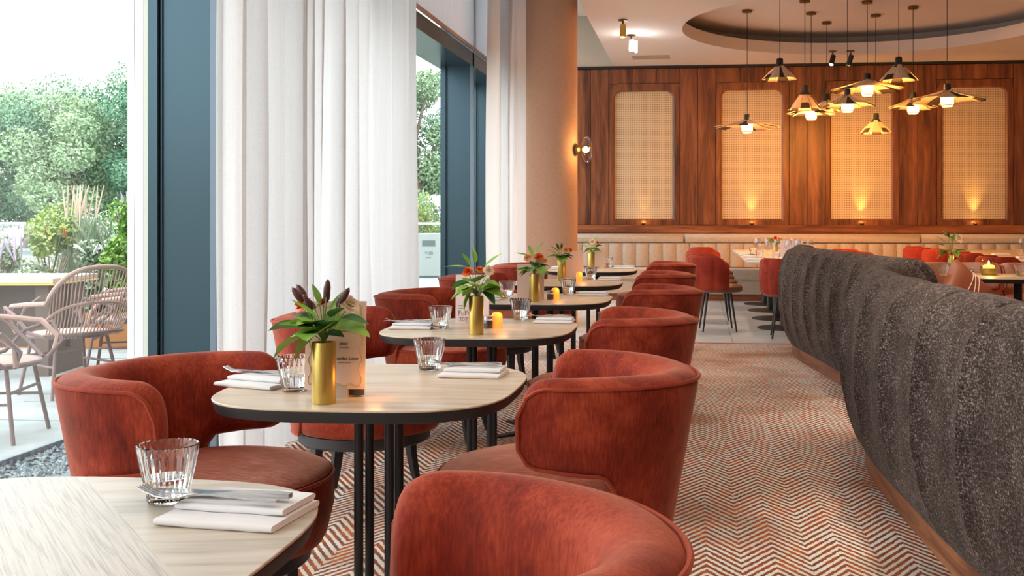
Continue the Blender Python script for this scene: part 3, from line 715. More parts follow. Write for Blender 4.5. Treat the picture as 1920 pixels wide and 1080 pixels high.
for x, w, z, th in [(0, .006, 0, .006), (.02, .0075, 0, .007), (.08, .006, .0, .006), (.095, .005, .001, .004), (.11, .0085, .001, .0022), (.16, .0105, .001, .0018), (.20, .009, .001, .0016), (.215, .003, .001, .0012)]:
    rows.append([(x, -w, z), (x, w, z), (x, w, z+th), (x, -w, z+th)])
KNIFE = g.grid(rows, True, cap=True).mesh('knife', 'steel', 30)
def cutlery(x, y, rz, where, z=TH, s=1):
    dz = .0235*s
    f = obj('fork', FORK, None, (x+.07*cos(rz)*s+.018*sin(rz), y+.07*sin(rz)*s-.0*cos(rz), z+dz+.003), rz+pi+.02, label='steel fork lying on the napkin '+where, category='fork', group='forks on napkins'); f.scale = (s,)*3
    k = obj('knife', KNIFE, None, (x+.075*cos(rz)*s-.024*sin(rz), y+.075*sin(rz)*s+.026*cos(rz)*s, z+dz+.002), rz+pi, label='steel knife lying on the napkin '+where, category='knife', group='knives on napkins'); k.scale = (s,)*3
napkin(-.693, 1.562, R(-6), 'folded white napkin on the foreground table'); cutlery(-.700, 1.540, R(-4), 'of the foreground table', s=1.15)
napkin(-1.18, 2.80, R(-18), 'folded white napkin at the left edge of the second table', s=1.0); cutlery(-1.18, 2.82, R(-16), 'at the left edge of the second table')
napkin(-.638, 3.03, R(-2), 'folded white napkin on the right of the second table', s=.93); cutlery(-.638, 3.045, R(-2), 'on the right of the second table', s=1)
napkin(-1.16, 4.30, R(2), 'folded white napkin on the left of the third table', s=.9); cutlery(-1.16, 4.31, R(4), 'on the left of the third table', s=.95)
napkin(-.612, 4.60, R(0), 'folded white napkin on the right of the third table', s=.88); cutlery(-.612, 4.61, R(0), 'on the right of the third table', s=.95)
napkin(-.60, 6.21, R(0), 'folded white napkin on the right of the fourth table', s=.9)
napkin(-1.16, 5.85, R(0), 'folded white napkin on the left of the fourth table', s=.9)
napkin(-.625, 7.72, R(0), 'folded white napkin on the right of the fifth table', s=.9)
napkin(-.64, 9.55, R(0), 'folded white napkin on the right of the farthest window table')
napkin(-1.18, 9.35, R(0), 'folded white napkin on the left of the farthest window table')

# vases
VAS = G().lathe([(0, 0), (.0285, 0), (.029, .002), (.029, .148), (.0285, .150), (.0265, .150), (.0262, .03), (0, .03)], 40).mesh('vase', 'gold', 30)
def leaf_mesh(L, w, lobes=0, curl=.25, mname='leaf'):
    n = 10; rows = []
    for i in range(n+1):
        t = i/n; ww = w*sin(pi*t**.75)**.8*(1+(.28*abs(sin(t*pi*lobes)) if lobes else 0)) if 0 < t < 1 else .001
        z = -curl*L*t*t
        rows.append([(L*t, -ww, z+.25*ww), (L*t, -ww*.5, z+.06*ww), (L*t, 0, z-.08*ww), (L*t, ww*.5, z+.06*ww), (L*t, ww, z+.25*ww)])
    return G().grid(rows).mesh('leaf', mname, 80)
LEAFS = {('broad', 'leaf'): leaf_mesh(.078, .036, 2.5, .35), ('broad', 'leaf_dark'): leaf_mesh(.072, .028, 0, .3, 'leaf_dark'),
         ('long', 'leaf'): leaf_mesh(.085, .013, 0, .1), ('long', 'leaf_dark'): leaf_mesh(.08, .012, 0, .15, 'leaf_dark')}
BUD = G().lathe([(0, 0), (.004, .002), (.0085, .012), (.009, .024), (.006, .038), (0, .046)], 10).mesh('bud', 'bud')
def blossom(m, r=.02, seed=0):
    rg = random.Random(seed); g = G()
    for ring, (n, rr_, el) in enumerate([(8, 1, .25), (7, .8, .7), (5, .5, 1.1), (3, .25, 1.4)]):
        for k in range(n):
            a = 2*pi*(k+.5*ring)/n+rg.uniform(-.1, .1); d = Vector((cos(a)*cos(el), sin(a)*cos(el), sin(el))); s_ = Vector((-sin(a), cos(a), 0)); u_ = d.cross(s_)
            b = d*r*.15; e = d*r*(1.0+rg.uniform(-.1, .1)); w = r*.42
            g.add([b, b+(e-b)*.55-s_*w+u_*w*.15, e-s_*w*.4, e+s_*w*.4, b+(e-b)*.55+s_*w+u_*w*.15], [(0, 1, 2, 3, 4)])
    return g.mesh('blossom', m, 60)
BL = {k: blossom(k, r, i) for i, (k, r) in enumerate([('petal_cream', .022), ('petal_peach', .021), ('petal_orange', .024), ('petal_red', .02)])}
def orient(o, loc, d, roll=0):
    q = Vector(d).to_track_quat('X', 'Z'); o.location = loc; o.rotation_euler = (q @ Matrix.Rotation(roll, 3, 'X').to_quaternion()).to_euler()
def bouquet(x, y, spec, label, seed, z=TH, hs=1.0):
    rg = random.Random(seed); spec = spec+[('L', 'broad', rg.choice(['leaf', 'leaf', 'leaf_dark']), rg.uniform(0, 360), rg.uniform(15, 65), rg.uniform(.01, .05), rg.uniform(.7, 1.0), rg.uniform(-.4, .6)) for _ in range(6)]; t = thing('flower_bouquet', label, 'flowers', (x, y, z+.149), 0, 'small bouquets in gold vases')
    for it in spec:
        k = it[0]
        if k == 'L':  # kind, material, azimuth, elevation, distance along stem, scale
            _, kind, m_, az, el, dist, sc, dz = it
            a = R(az); tip = Vector((cos(a)*cos(R(el)), sin(a)*cos(R(el)), sin(R(el))))*dist*hs+Vector((0, 0, .012))
            obj('stem', G().tube([(0, 0, -.06), (0, 0, .0), tip*.5+Vector((0, 0, .012)), tip], .0012, 5).mesh('st', 'stem'), t)
            o = obj('leaf', LEAFS[(kind, m_)], t); orient(o, tip, (cos(a), sin(a), dz), rg.uniform(-.35, .35)); o.scale = (sc,)*3
        elif k == 'B':
            _, dx, dy, dz = it; p = Vector((dx, dy, dz))*hs
            obj('stem', G().tube([(0, 0, -.06), (0, 0, 0), p*.5, p], .0016, 5).mesh('st', 'stem'), t)
            o = obj('bud', BUD, t); o.location = p; o.rotation_euler = Vector((dx*1.6, dy, dz)).to_track_quat('Z', 'X').to_euler()
        elif k == 'F':
            _, m_, dx, dy, dz, sc = it; p = Vector((dx, dy, dz))*hs
            obj('stem', G().tube([(0, 0, -.06), (0, 0, 0), p*.5, p], .0015, 5).mesh('st', 'stem'), t)
            o = obj('blossom', BL[m_], t); o.location = p; o.scale = (sc,)*3; o.rotation_euler = Vector((dx, dy-.06, .06)).to_track_quat('Z', 'X').to_euler()
    return t
def vase(x, y, label, z=TH, m=None):
    o = obj('gold_vase', VAS, None, (x, y, z+.0003), 0, label=label, category='vase', group='brushed gold cylinder vases'); return o
vase(-.908, 2.535, 'gold cylinder vase holding the maroon bud bouquet on the second table')
bouquet(-.908, 2.535, [('L', 'broad', 'leaf_dark', 175, 28, .045, 1.35, .2), ('L', 'broad', 'leaf', 185, 5, .05, 1.1, -.35), ('L', 'broad', 'leaf', 200, 25, .02, 1.0, -.7), ('L', 'broad', 'leaf', -95, 50, .02, 1.2, .2),
                      ('L', 'broad', 'leaf_dark', 250, 45, .03, .9, .5), ('L', 'broad', 'leaf', -10, 35, .035, 1.15, .15), ('L', 'broad', 'leaf_dark', 5, 48, .06, .95, .05), ('L', 'long', 'leaf_dark', 150, 65, .07, 1, .6),
                      ('L', 'long', 'leaf', 130, 70, .08, .8, 1.2), ('L', 'long', 'leaf', 45, 75, .06, .9, 1.4), ('L', 'broad', 'leaf', 60, 40, .03, 1.1, .5), ('L', 'broad', 'leaf_dark', -60, 60, .02, 1.0, .8), ('L', 'long', 'leaf', 215, 70, .05, .9, .9),
                      ('L', 'broad', 'leaf_dark', -30, 62, .055, .8, .9), ('L', 'broad', 'leaf', 120, 35, .04, 1.1, .2), ('L', 'broad', 'leaf_dark', 165, 50, .05, .9, .4),
                      ('B', -.042, -.02, .095), ('B', -.028, .0, .075), ('B', .006, .0, .105), ('B', .002, .01, .09), ('B', .038, 0, .092), ('B', .026, .015, .08), ('B', -.05, .02, .1),
                      ('F', 'petal_cream', .052, .02, .082, 1.2), ('F', 'petal_orange', -.055, .03, .078, 1.1), ('F', 'petal_red', -.015, .04, .085, .8)],
        'bouquet with maroon buds, broad leaves and a cream bloom on the second table', 1, hs=1.05)
vase(-.851, 4.085, 'gold cylinder vase on the third table')
bouquet(-.851, 4.085, [('L', 'broad', 'leaf', 180, 30, .03, 1.1, -.2), ('L', 'broad', 'leaf_dark', 165, 55, .05, 1.1, -.1), ('L', 'broad', 'leaf', 205, 10, .02, 1.0, -1.2), ('L', 'broad', 'leaf', -90, 60, .05, 1.1, .6), ('L', 'broad', 'leaf', 0, 35, .03, 1.1, -.1),
                      ('L', 'broad', 'leaf_dark', -15, 20, .03, 1.0, -.6), ('L', 'broad', 'leaf', 20, 50, .05, 1.0, .0), ('L', 'long', 'leaf', 180, 68, .11, 1, .1), ('L', 'long', 'leaf', 10, 72, .11, 1, .9), ('L', 'long', 'leaf', 110, 80, .12, .9, 1.4), ('L', 'long', 'leaf', 150, 75, .11, .8, 1.2),
                      ('L', 'broad', 'leaf', 240, 45, .03, 1.0, .1), ('F', 'petal_orange', -.03, 0, .09, 1.0), ('F', 'petal_cream', .045, .0, .095, 1.1), ('F', 'petal_orange', .012, .01, .1, .7)],
        'bouquet of pale lobed leaves with orange and cream blooms on the third table', 2)
vase(-.873, 5.73, 'gold cylinder vase on the fourth table')
sp4 = [('L', 'broad', 'leaf_dark', 190, 30, .02, .9, -.3), ('L', 'broad', 'leaf_dark', -10, 30, .02, .9, -.1), ('L', 'broad', 'leaf_dark', -80, 65, .03, 1.0, .8), ('L', 'long', 'leaf', 170, 70, .09, 1, .3), ('L', 'long', 'leaf', 60, 80, .1, 1, 1.2), ('L', 'broad', 'leaf_dark', 60, 60, .05, 1, .4), ('L', 'long', 'leaf', 120, 75, .09, 1, 1),
       ('F', 'petal_peach', -.03, -.01, .085, 1.3), ('F', 'petal_orange', .025, 0, .085, 1.2), ('F', 'petal_peach', .055, .01, .07, .8), ('F', 'petal_cream', .005, .02, .1, .8)]
bouquet(-.873, 5.73, sp4, 'bouquet of peach and orange blooms with dark leaves on the fourth table', 3)
vase(-.96, 7.60, 'gold cylinder vase on the fifth table')
sp5 = [('L', 'long', 'leaf', 180, 45, .05, 1, .5), ('L', 'long', 'leaf_dark', 160, 60, .06, 1, .8), ('L', 'long', 'leaf', 120, 70, .06, 1, 1.2), ('L', 'long', 'leaf', 200, 30, .03, 1, .1), ('L', 'broad', 'leaf_dark', 0, 40, .03, .9, .2), ('L', 'broad', 'leaf', -90, 50, .02, .8, .5), ('F', 'petal_peach', .03, -.01, .07, 1.6), ('F', 'petal_orange', .055, .01, .07, .9), ('B', 0, 0, .08), ('B', -.02, 0, .08)]
bouquet(-.96, 7.60, sp5, 'bouquet with one large peach bloom on the fifth table', 4)
vase(-.93, 9.50, 'gold cylinder vase on the farthest window table')
sp6 = [('L', 'long', 'leaf', 180, 45, .04, 1, .4), ('L', 'long', 'leaf', 150, 65, .06, 1, .9), ('L', 'long', 'leaf', 60, 70, .07, 1, 1.1), ('L', 'long', 'leaf', 10, 50, .05, 1, .5), ('L', 'broad', 'leaf', 200, 20, .02, .9, -.2), ('L', 'broad', 'leaf', -80, 40, .02, .9, .2), ('L', 'broad', 'leaf', 0, 20, .02, .9, 0), ('F', 'petal_cream', .01, -.02, .085, 1.4), ('F', 'petal_orange', .05, .01, .08, .7)]
bouquet(-.93, 9.50, sp6, 'bouquet with a cream bloom on the farthest window table', 5)

# menus: printed cards leaning on a small holder
def menu(x, y, rz, w, h, label, mk, lines, wavy=False, lean=4, z=TH, lift=0):
    t = thing('menu_card', label, 'menu', (x, y, z), rz, 'menu cards on the window tables')
    L = Matrix.Rotation(R(-lean), 4, 'X')
    obj('card', G().box(-w/2, 0, .001, w/2, .0025, h).xf(L).mesh('card', mk, False), t)
    L = Matrix.Translation((0, 0, lift)) @ L; t.children[0].location.z = lift
    obj('card_holder', G().box(-w*.2, .0, 0, w*.2, .03, .012+lift).mesh('ch', 'outwood', False), t)
    base = L @ Matrix.Translation((0, -.0006, 0)) @ Matrix.Rotation(R(90), 4, 'X')
    for (s, px, pz, sz, ik) in lines: text('printed_text', s, sz, t, base @ Matrix.Translation((px, pz, 0)), ik)
    if wavy:
        pts = []
        for k in range(161):
            u = k/160*4; e = int(u) % 4; f = u-int(u); a, b = w/2-.012, h/2-.012
            if e == 0: p = (-a+2*a*f, -b)
            elif e == 1: p = (a, -b+2*b*f)
            elif e == 2: p = (a-2*a*f, b)
            else: p = (-a, b-2*b*f)
            o_ = .0035*sin(k*pi/5); p = (p[0]+(o_ if e % 2 else 0), p[1]+(0 if e % 2 else o_)); pts.append((p[0], -.0006, h/2+p[1]))
        obj('wavy_border', G().tube(pts[:-1], .0011, 4, True).xf(L).mesh('wb', 'yellowline'), t)
small = 'ink'
menu(-.905, 2.605, R(4), .154, .222, 'pink kraft menu card with a wavy border behind the gold vase on the second table', 'kraft',
     [('owns', .010, .152, .014, 'ink'), ('lates', .010, .112, .011, 'ink'), ('endas Later', .004, .074, .012, 'ink'), ('with lemon and dill', .006, .145, .0045, 'ink'), ('two or three', .010, .104, .0045, 'ink'), ('sweet or savoury', .008, .066, .0045, 'ink')], True, lift=.022)
menu(-.955, 4.50, R(4), .145, .21, 'pale menu card with hand lettering behind the vase on the third table', 'kraft2',
     [('FuFu', -.062, .035, .030, 'ink_red'), ('2023', -.058, .010, .026, 'ink_red'), ('small plates', -.06, .075, .008, 'ink'), ('to share', -.06, .064, .008, 'ink')])
menu(-.905, 5.80, R(0), .15, .20, 'pink menu card behind the orange bouquet on the fourth table', 'kraft', [])
menu(-.90, 7.68, R(0), .17, .215, 'pink menu card behind the large peach bloom on the fifth table', 'kraft', [])
menu(-.90, 9.58, R(0), .16, .20, 'pink menu card on the farthest window table', 'kraft', [])
# pepper jars and amber candles
def jar(x, y, label, fill):
    t = thing('spice_jar', label, 'jar', (x, y, TH+.0003), 0, 'spice jars')
    obj('jar_glass', G().lathe([(0, 0), (.019, 0), (.0205, .003), (.0205, .036), (.018, .04), (0, .04)], 28).mesh('jg', 'thin'), t)
    obj('contents', G().lathe([(0, .003), (.0185, .003), (.0185, .032), (0, .033)], 24).mesh('jc', fill), t)
    obj('lid', G().lathe([(0, .04), (.0195, .04), (.0195, .052), (0, .052)], 28).mesh('jl', 'steel'), t)
jar(-.860, 2.645, 'small jar of peppercorns before the menu on the second table', 'pepper')
jar(-.846, 4.30, 'small dark jar behind the vase on the third table', 'pepper')
jar(-.80, 5.84, 'small jar beside the menu on the fourth table', 'pepper')
def acandle(x, y, label, e=1.2, z=TH):
    t = thing('candle_holder', label, 'candle', (x, y, z+.0003), 0, 'amber candle holders')
    obj('amber_glass', G().lathe([(0, 0), (.021, 0), (.023, .004), (.023, .05), (.018, .062), (.010, .066), (0, .066)], 28).mesh('ag', 'amber'), t)
    light('POINT', 'candle_light', (x+.03, y-.03, z+.075), e*.22, (1, .42, .10), size=.02)
acandle(-.905, 2.665, 'glowing amber candle holder behind the vase on the second table', .9)
acandle(-.815, 4.33, 'glowing amber candle holder right of the vase on the third table', .9)
acandle(-.775, 5.86, 'glowing amber candle holder on the fourth table', 1.1)
acandle(-.83, 7.58, 'glowing amber candle holder on the fifth table', 1.0)
light('POINT', 'candle_glow', (-.80, 2.60, TH+.05), .12, (1, .42, .10), size=.02)

# ================================================================== BOOTHS
def resample(P, step):
    pts = []
    P = [Vector(p) for p in P]; Q = [P[0]*2-P[1]]+P+[P[-1]*2-P[-2]]
    for i in range(1, len(Q)-2):
        for k in range(24):
            t = k/24; a, b, c, d = Q[i-1:i+3]
            pts.append(.5*((2*b)+(c-a)*t+(2*a-5*b+4*c-d)*t*t+(3*b-a-3*c+d)*t**3))
    pts.append(P[-1]); out = [pts[0]]; acc = 0
    L = sum((pts[i+1]-pts[i]).length for i in range(len(pts)-1)); n = max(1, round(L/step)); tgt = L/n; d = 0; k = 1
    for i in range(len(pts)-1):
        sl = (pts[i+1]-pts[i]).length
        while k <= n and d+sl >= k*tgt-1e-9:
            out.append(pts[i].lerp(pts[i+1], (k*tgt-d)/max(sl, 1e-9))); k += 1
        d += sl
    while len(out) < n+1: out.append(pts[-1])
    return out[:n+1]
PROF = [(.075, .105), (.105, .16), (.128, .26), (.143, .42), (.146, .58), (.135, .72), (.112, .84), (.07, .925), (.02, .957), (-.035, .952), (-.08, .915), (-.105, .83), (-.115, .65), (-.12, .42), (-.12, .30)]
def booth(label, P, side, group, cw=.45):
    """P: plan path of the crest; side +1 if the outer face lies to the left of the path direction"""
    t = thing('curved_booth', label, 'booth', (0, 0, 0), 0, group); K = 14
    pts = resample([(*p, 0) for p in P], cw/K); n = len(pts)-1; nch = n//K
    nrm = []
    for i in range(n+1):
        d = (pts[min(i+1, n)]-pts[max(i-1, 0)]).normalized(); nrm.append(Vector((-d.y, d.x, 0))*side)
    def sect(i, squeeze=1, topd=0):
        f = (i % K)/K; bul0 = .042*(sin(pi*f)**.55)-.038
        bul = bul0; lo = lambda z: min(1, max(0, (z-.105)/.3))
        return [tuple(pts[i]+nrm[i]*((o+lo(z)*math.copysign(bul, o)*(.6 if abs(o) < .05 else 1))*squeeze)+Vector((0, 0, z-(topd+max(0, -bul)*.55)*max(0, (z-.5)/.46)))) for o, z in PROF]
    for c in range(nch):
        i0, i1 = c*K, min((c+1)*K, n)
        rows = []
        for i in range(i0, i1+1):
            q, td = 1, 0
            e = min(i, n-i)
            if e < 7: u = 1-e/7; q = max(.06, sqrt(max(0, 1-u*u))); td = .10*u**3
            rows.append(sect(i, q, td))
        obj('channel', G().grid(rows, True, cap=True).mesh('ch', 'boucle', 75), t)
    rows = []
    for i in range(2, n-1): rows.append([tuple(pts[i]+nrm[i]*o+Vector((0, 0, z))) for o, z in [(.055, 0), (.06, .003), (.06, .108), (-.10, .108), (-.10, 0)]])
    obj('plinth', G().grid(rows, True, cap=True).mesh('pl', 'plinth', 30), t)
    rows = []
    for i in range(6, n-5, 2): rows.append([tuple(pts[i]+nrm[i]*o+Vector((0, 0, z))) for o, z in [(-.11, .12), (-.11, .46), (-.30, .475), (-.52, .47), (-.56, .44), (-.56, .12)]])
    obj('seat', G().grid(rows, True, cap=True).mesh('bseat', 'boucle', 60), t)
    return t
booth('nearest dark grey curved booth with channelled back, cut by the right edge', [(1.30, 1.9), (1.03, 2.7), (.93, 3.5), (.88, 4.3), (.86, 5.0), (.90, 5.45), (1.0, 5.82), (1.14, 6.02), (1.30, 6.10)], 1, 'dark grey curved booths', .48)
booth('farther dark grey curved booth before the marble table', [(1.42, 6.50), (1.28, 6.62), (1.2, 6.95), (1.12, 7.5), (1.02, 8.3), (.93, 9.0), (.90, 9.55), (1.0, 9.93), (1.2, 10.08)], 1, 'dark grey curved booths', .40)

# ================================================================== BACK DINING AREA
def make_channel_chair():
    t = thing('channel_back_chair', 'x', 'chair', group='channel back dining chairs'); r = .27; n = 7; tot = R(230); K = 5
    for c in range(n):
        rows = []
        for k in range(K+1):
            f = k/K; a = -tot/2+tot*(c+f)/n; b = .016*sin(pi*f)**.6 if 0 < f < 1 else 0
            e = abs(a)/(tot/2); zt = .80-.07*ss(.75, 1, e); zb = .43+.0*e
            pr = [(r-.02, zb), (r+.012+b, zb+.03), (r+.02+b, zb+.2), (r+.012+b, zt-.03), (r-.012, zt), (r-.035, zt-.03), (r-.04-b*.5, zb+.2), (r-.035, zb)]
            rows.append([(-q*cos(a), q*sin(a), z) for q, z in pr])
        obj('channel', G().grid(rows, True, cap=True).mesh('cch', 'velvet_red', 60), t)
    obj('seat', G().lathe([(0, .41), (.24, .41), (.262, .425), (.262, .47), (.24, .488), (0, .495)], 36, (.03, 0, 0)).mesh('cs', 'brown_leather'), t)
    for k in range(4):
        a = R(45+90*k); obj('leg', G().tube([(.03+.17*cos(a), .17*sin(a), .41), (.03+.25*cos(a), .25*sin(a), 0)], [.014, .009], 10).mesh('cl', 'black'), t)
    return t
cc = make_channel_chair(); first = True
CC = [(.20, 11.45, 6, 'red channel back chair nearest the aisle, left of the marble table'), (.18, 12.35, 4, 'second red channel back chair left of the marble table'),
      (.18, 13.35, 0, 'third red channel back chair left of the marble table'), (.2, 14.35, 0, 'red channel back chair farthest back, left of the marble table'),
      (.93, 10.82, 88, 'red channel back chair at the near end of the marble table'),
      (1.75, 12.6, 180, 'red channel back chair across the marble table, behind the booth'), (1.75, 13.7, 180, 'red channel back chair across the marble table, nearer the wall'),
      (3.12, 15.0, 0, 'red channel back chair nearest the wall, left of the right hand table'), (3.15, 13.9, 0, 'red channel back chair just right of the booth bouquet leaves'),
      (3.2, 12.7, 0, 'red channel back chair in the middle left of the right hand table'), (3.2, 11.5, 5, 'red channel back chair at the near left of the right hand table'),
      (4.0, 10.9, 90, 'red channel back chair at the near end of the right hand table')]
for i, (x, y, a, lab) in enumerate(CC):
    if i == 0: cc.location = (x, y, 0); cc.rotation_euler = (0, 0, R(a)); cc['label'] = lab
    else: copy_tree(cc, (x, y, 0), R(a), lab)
def dtable(x, y, w, d, label, top, edge='marble', group=None):
    t = thing('dining_table', label, 'table', (x, y, 0), 0, group)
    o = obj('tabletop', G().box(-w/2, -d/2, TH-.025, w/2, d/2, TH).mesh('dt', top, False), t); bevel(o, .006)
    obj('column', G().lathe([(.045, .02), (.045, TH-.03)], 20).mesh('dc', 'black'), t)
    obj('base', G().lathe([(0, 0), (.29, 0), (.29, .012), (.06, .022), (0, .022)], 40).mesh('db', 'black'), t)
for i, y in enumerate((11.72, 12.82, 13.92, 14.95)):
    dtable(.95, y, .86, 1.09 if i < 3 else .95, ['white marble table nearest the booth end', 'second white marble table of the joined row', 'third white marble table of the joined row', 'white marble table against the banquette'][i], 'marble', group='joined white marble tables')
for i, y in enumerate((11.9, 13.0, 14.1, 15.1)):
    dtable(3.95, y, .86, 1.08 if i < 3 else .9, ['right hand oak dining table nearest the viewer', 'second right hand oak dining table', 'third right hand oak dining table', 'right hand oak dining table against the banquette'][i], 'oak', group='right hand dining tables')
# booth table and its tub chairs
bt = copy_tree(t0, (2.55, 8.60, 0), 0, 'black edged oak table inside the farther booth'); bt.scale = (1.5, 1.0, 1)
bt['group'] = 'booth tables'
for (x, y, a, lab) in [(2.32, 9.75, -90, 'salmon tub chair behind the booth bouquet'), (3.0, 9.7, -90, 'salmon tub chair behind the booth candle')]:
    c = copy_tree(c0, (x, y, 0), R(a), lab, 'salmon tub chairs at the booth table')
    for ch in c.children:
        if ch.type == 'MESH' and ch.name.split('.')[0] in ('backrest', 'seat'):
            ch.data = ch.data.copy(); ch.data.materials[0] = M['velvet_pink']
c = copy_tree(c0, (2.78, 7.45, 0), R(80), 'rust tub chair with pale piping at the right edge, before the booth table', 'salmon tub chairs at the booth table')
vase(2.05, 8.88, 'pale gold vase on the booth table')
bouquet(2.05, 8.88, [('L', 'long', 'leaf', 180, 55, .08, 1.3, .3), ('L', 'long', 'leaf', 150, 65, .10, 1.2, .8), ('L', 'long', 'leaf_dark', 200, 40, .05, 1.2, 0), ('L', 'long', 'leaf', 60, 75, .10, 1.2, 1.2), ('L', 'broad', 'leaf', 180, 20, .03, 1.2, -.2), ('L', 'broad', 'leaf_dark', -20, 40, .04, 1.2, .3), ('L', 'broad', 'leaf', 100, 75, .13, 1, .7), ('L', 'broad', 'leaf', -70, 40, .03, 1, -.2), ('L', 'long', 'leaf', 120, 72, .15, 1, .8),
                     ('F', 'petal_cream', .05, -.02, .13, 1.8), ('F', 'petal_red', .09, .02, .13, .6), ('B', -.02, 0, .15)], 'tall leafy bouquet with a cream bloom on the booth table', 7)
tumbler(1.94, 8.65, 'tumbler left of the vase on the booth table', False)
tumbler(2.50, 8.58, 'tumbler right of the candle on the booth table')
napkin(2.78, 8.5, 0, 'folded white napkin right on the booth table'); napkin(2.02, 8.45, 0, 'folded white napkin left on the booth table')
t = thing('pillar_candle', 'lit yellow pillar candle in a gold cup on the booth table', 'candle', (2.30, 8.72, TH+.0003))
obj('gold_cup', G().lathe([(0, 0), (.055, 0), (.06, .01), (.06, .055), (.055, .055), (.055, .012), (0, .012)], 32).mesh('gc', 'gold'), t)
obj('wax', G().lathe([(0, .012), (.045, .012), (.045, .075), (.03, .08), (0, .078)], 28).mesh('wx', 'candle'), t)
obj('flame', G().lathe([(0, .082), (.007, .092), (.006, .10), (0, .118)], 12).mesh('fl', 'flame'), t)
light('POINT', 'candle_light', (2.30, 8.68, TH+.14), 2.2, (1, .6, .2), size=.02)
t = thing('amber_lantern', 'round amber glass lantern behind the pillar candle', 'lantern', (2.33, 8.86, TH+.0003))
obj('amber_globe', G().lathe([(0, 0), (.04, 0), (.06, .03), (.062, .07), (.05, .105), (.03, .12), (.0, .12)], 32).mesh('agl', 'amberglass'), t)
obj('wick_candle', G().lathe([(0, .004), (.03, .004), (.03, .05), (0, .052)], 20).mesh('agc', 'candle'), t)
jar(2.17, 8.72, 'small pepper jar beside the candle on the booth table', 'pepper')
# cushion
def cushion(loc, rot, label, m='rust_leather'):
    t = thing('cushion', label, 'cushion', loc); t.rotation_euler = rot
    n = 14; rows = []; L = .18
    def P(u, v, s):
        e = (1-u**4)*(1-v**4); k = 1-.07*(abs(u*v))**0; return (u*L*(1-.06*(1-abs(v))), s*.065*max(0, e)**.55, v*L*(1-.06*(1-abs(u))))
    g = G()
    for s in (-1, 1):
        g.grid([[P(2*i/n-1, 2*j/n-1, s) for j in range(n+1)] for i in range(n+1)])
    obj('cover', g.mesh('cu', m, 60, weld=True), t)
    for k, off in enumerate((-.08, -.02, .06)):
        pts = [(off+.05*sin(j/10*2+k), -.067*max(0, (1-(2*j/12-1)**4))**.55-.002, (2*j/12-1)*L*.97) for j in range(13)]
        obj('stitch_line', G().tube(pts, .003, 5).mesh('sl', 'petal_cream'), t)
cushion((1.72, 7.12, .70), (R(-14), R(38), R(22)), 'rust leather cushion with cream stitching propped in the farther booth')
# wine glasses
WG = G().lathe([(0, 0), (.034, 0), (.034, .003), (.006, .006), (.004, .015), (.004, .085), (.012, .092), (.033, .115), (.04, .145), (.036, .18), (.031, .21), (.030, .21), (.035, .18), (.0385, .145), (.031, .117), (.01, .095), (0, .094)], 28).mesh('wine_glass', 'thin', 60)
def wine(x, y, label, z=TH): obj('wine_glass', WG, None, (x, y, z+.0004), 0, label=label, category='wine glass', group='stemmed wine glasses')
wl = [(.78, 11.75), (.90, 12.15), (.98, 11.55), (1.12, 12.0), (.72, 12.7), (.86, 13.1), (1.15, 12.9), (1.22, 11.7)]
ad = ['front left', 'left of centre', 'nearest', 'right of centre', 'far left', 'farthest', 'far right', 'front right']
for (x, y), a in zip(wl, ad): wine(x, y, f'stemmed wine glass on the marble tables, {a} of the cluster')
tl = [(.70, 11.95), (.84, 11.45), (1.02, 11.85), (1.10, 11.42), (.68, 12.9), (1.2, 12.4)]
for (x, y), a in zip(tl, ['left', 'front', 'middle', 'front right', 'rear left', 'rear right']): tumbler(x, y, f'plain tumbler on the marble tables, {a} of the glass cluster', False)
for i, (x, y) in enumerate([(.62, 11.45), (.62, 12.2), (.60, 12.95), (.60, 13.7)]):
    napkin(x, y, 0, ['folded napkin at the near left of the marble tables', 'second folded napkin along the left of the marble tables', 'third folded napkin along the left of the marble tables', 'folded napkin at the far left of the marble tables'][i])
menu(1.10, 12.55, 0, .26, .20, 'pale menu card standing among the glasses on the marble tables', 'kraft2', [])
vase(.93, 12.75, 'gold vase among the glasses on the marble tables')
bouquet(.93, 12.75, [('L', 'long', 'leaf_dark', 0, 40, .04, 1, .2), ('L', 'long', 'leaf', 180, 45, .04, 1, .3), ('F', 'petal_peach', -.03, 0, .05, 1.3), ('F', 'petal_peach', .04, 0, .05, 1.2), ('F', 'petal_orange', .0, 0, .06, 1.2), ('F', 'petal_red', .07, 0, .045, .8)], 'low peach and orange bouquet on the marble tables', 8)
jar_ = thing('pepper_mill', 'dark pepper mill among the glasses on the marble tables', 'pepper mill', (1.02, 11.62, TH))
obj('mill_body', G().lathe([(0, 0), (.025, 0), (.022, .03), (.015, .06), (.02, .09), (.022, .1), (.012, .12), (0, .125)], 20).mesh('mb', 'brass'), jar_)
for i, (x, y) in enumerate([(3.78, 12.9), (3.92, 11.9), (4.1, 12.3), (4.02, 11.55)]):
    wine(x, y, ['leftmost wine glass on the right hand tables', 'wine glass before the menu card on the right hand tables', 'wine glass behind the others on the right hand tables', 'rightmost wine glass on the right hand tables'][i])
for i, (x, y) in enumerate([(3.72, 12.8), (3.86, 11.8), (4.0, 12.2)]): tumbler(x, y, ['tumbler beside the leftmost wine glass on the right', 'tumbler before the menu card on the right hand tables', 'tumbler at the right end of the right hand tables'][i], False)
menu(3.95, 12.1, 0, .15, .22, 'pink menu card standing on the right hand tables', 'kraft', [])
bouquet(3.86, 12.2, [('L', 'long', 'leaf_dark', 180, 45, .03, 1, .2), ('F', 'petal_red', .05, 0, .09, 1.2), ('F', 'petal_red', .08, 0, .09, 1.0)], 'red bouquet behind the menu card on the right hand tables', 9); vase(3.86, 12.2, 'gold vase behind the menu card on the right hand tables')
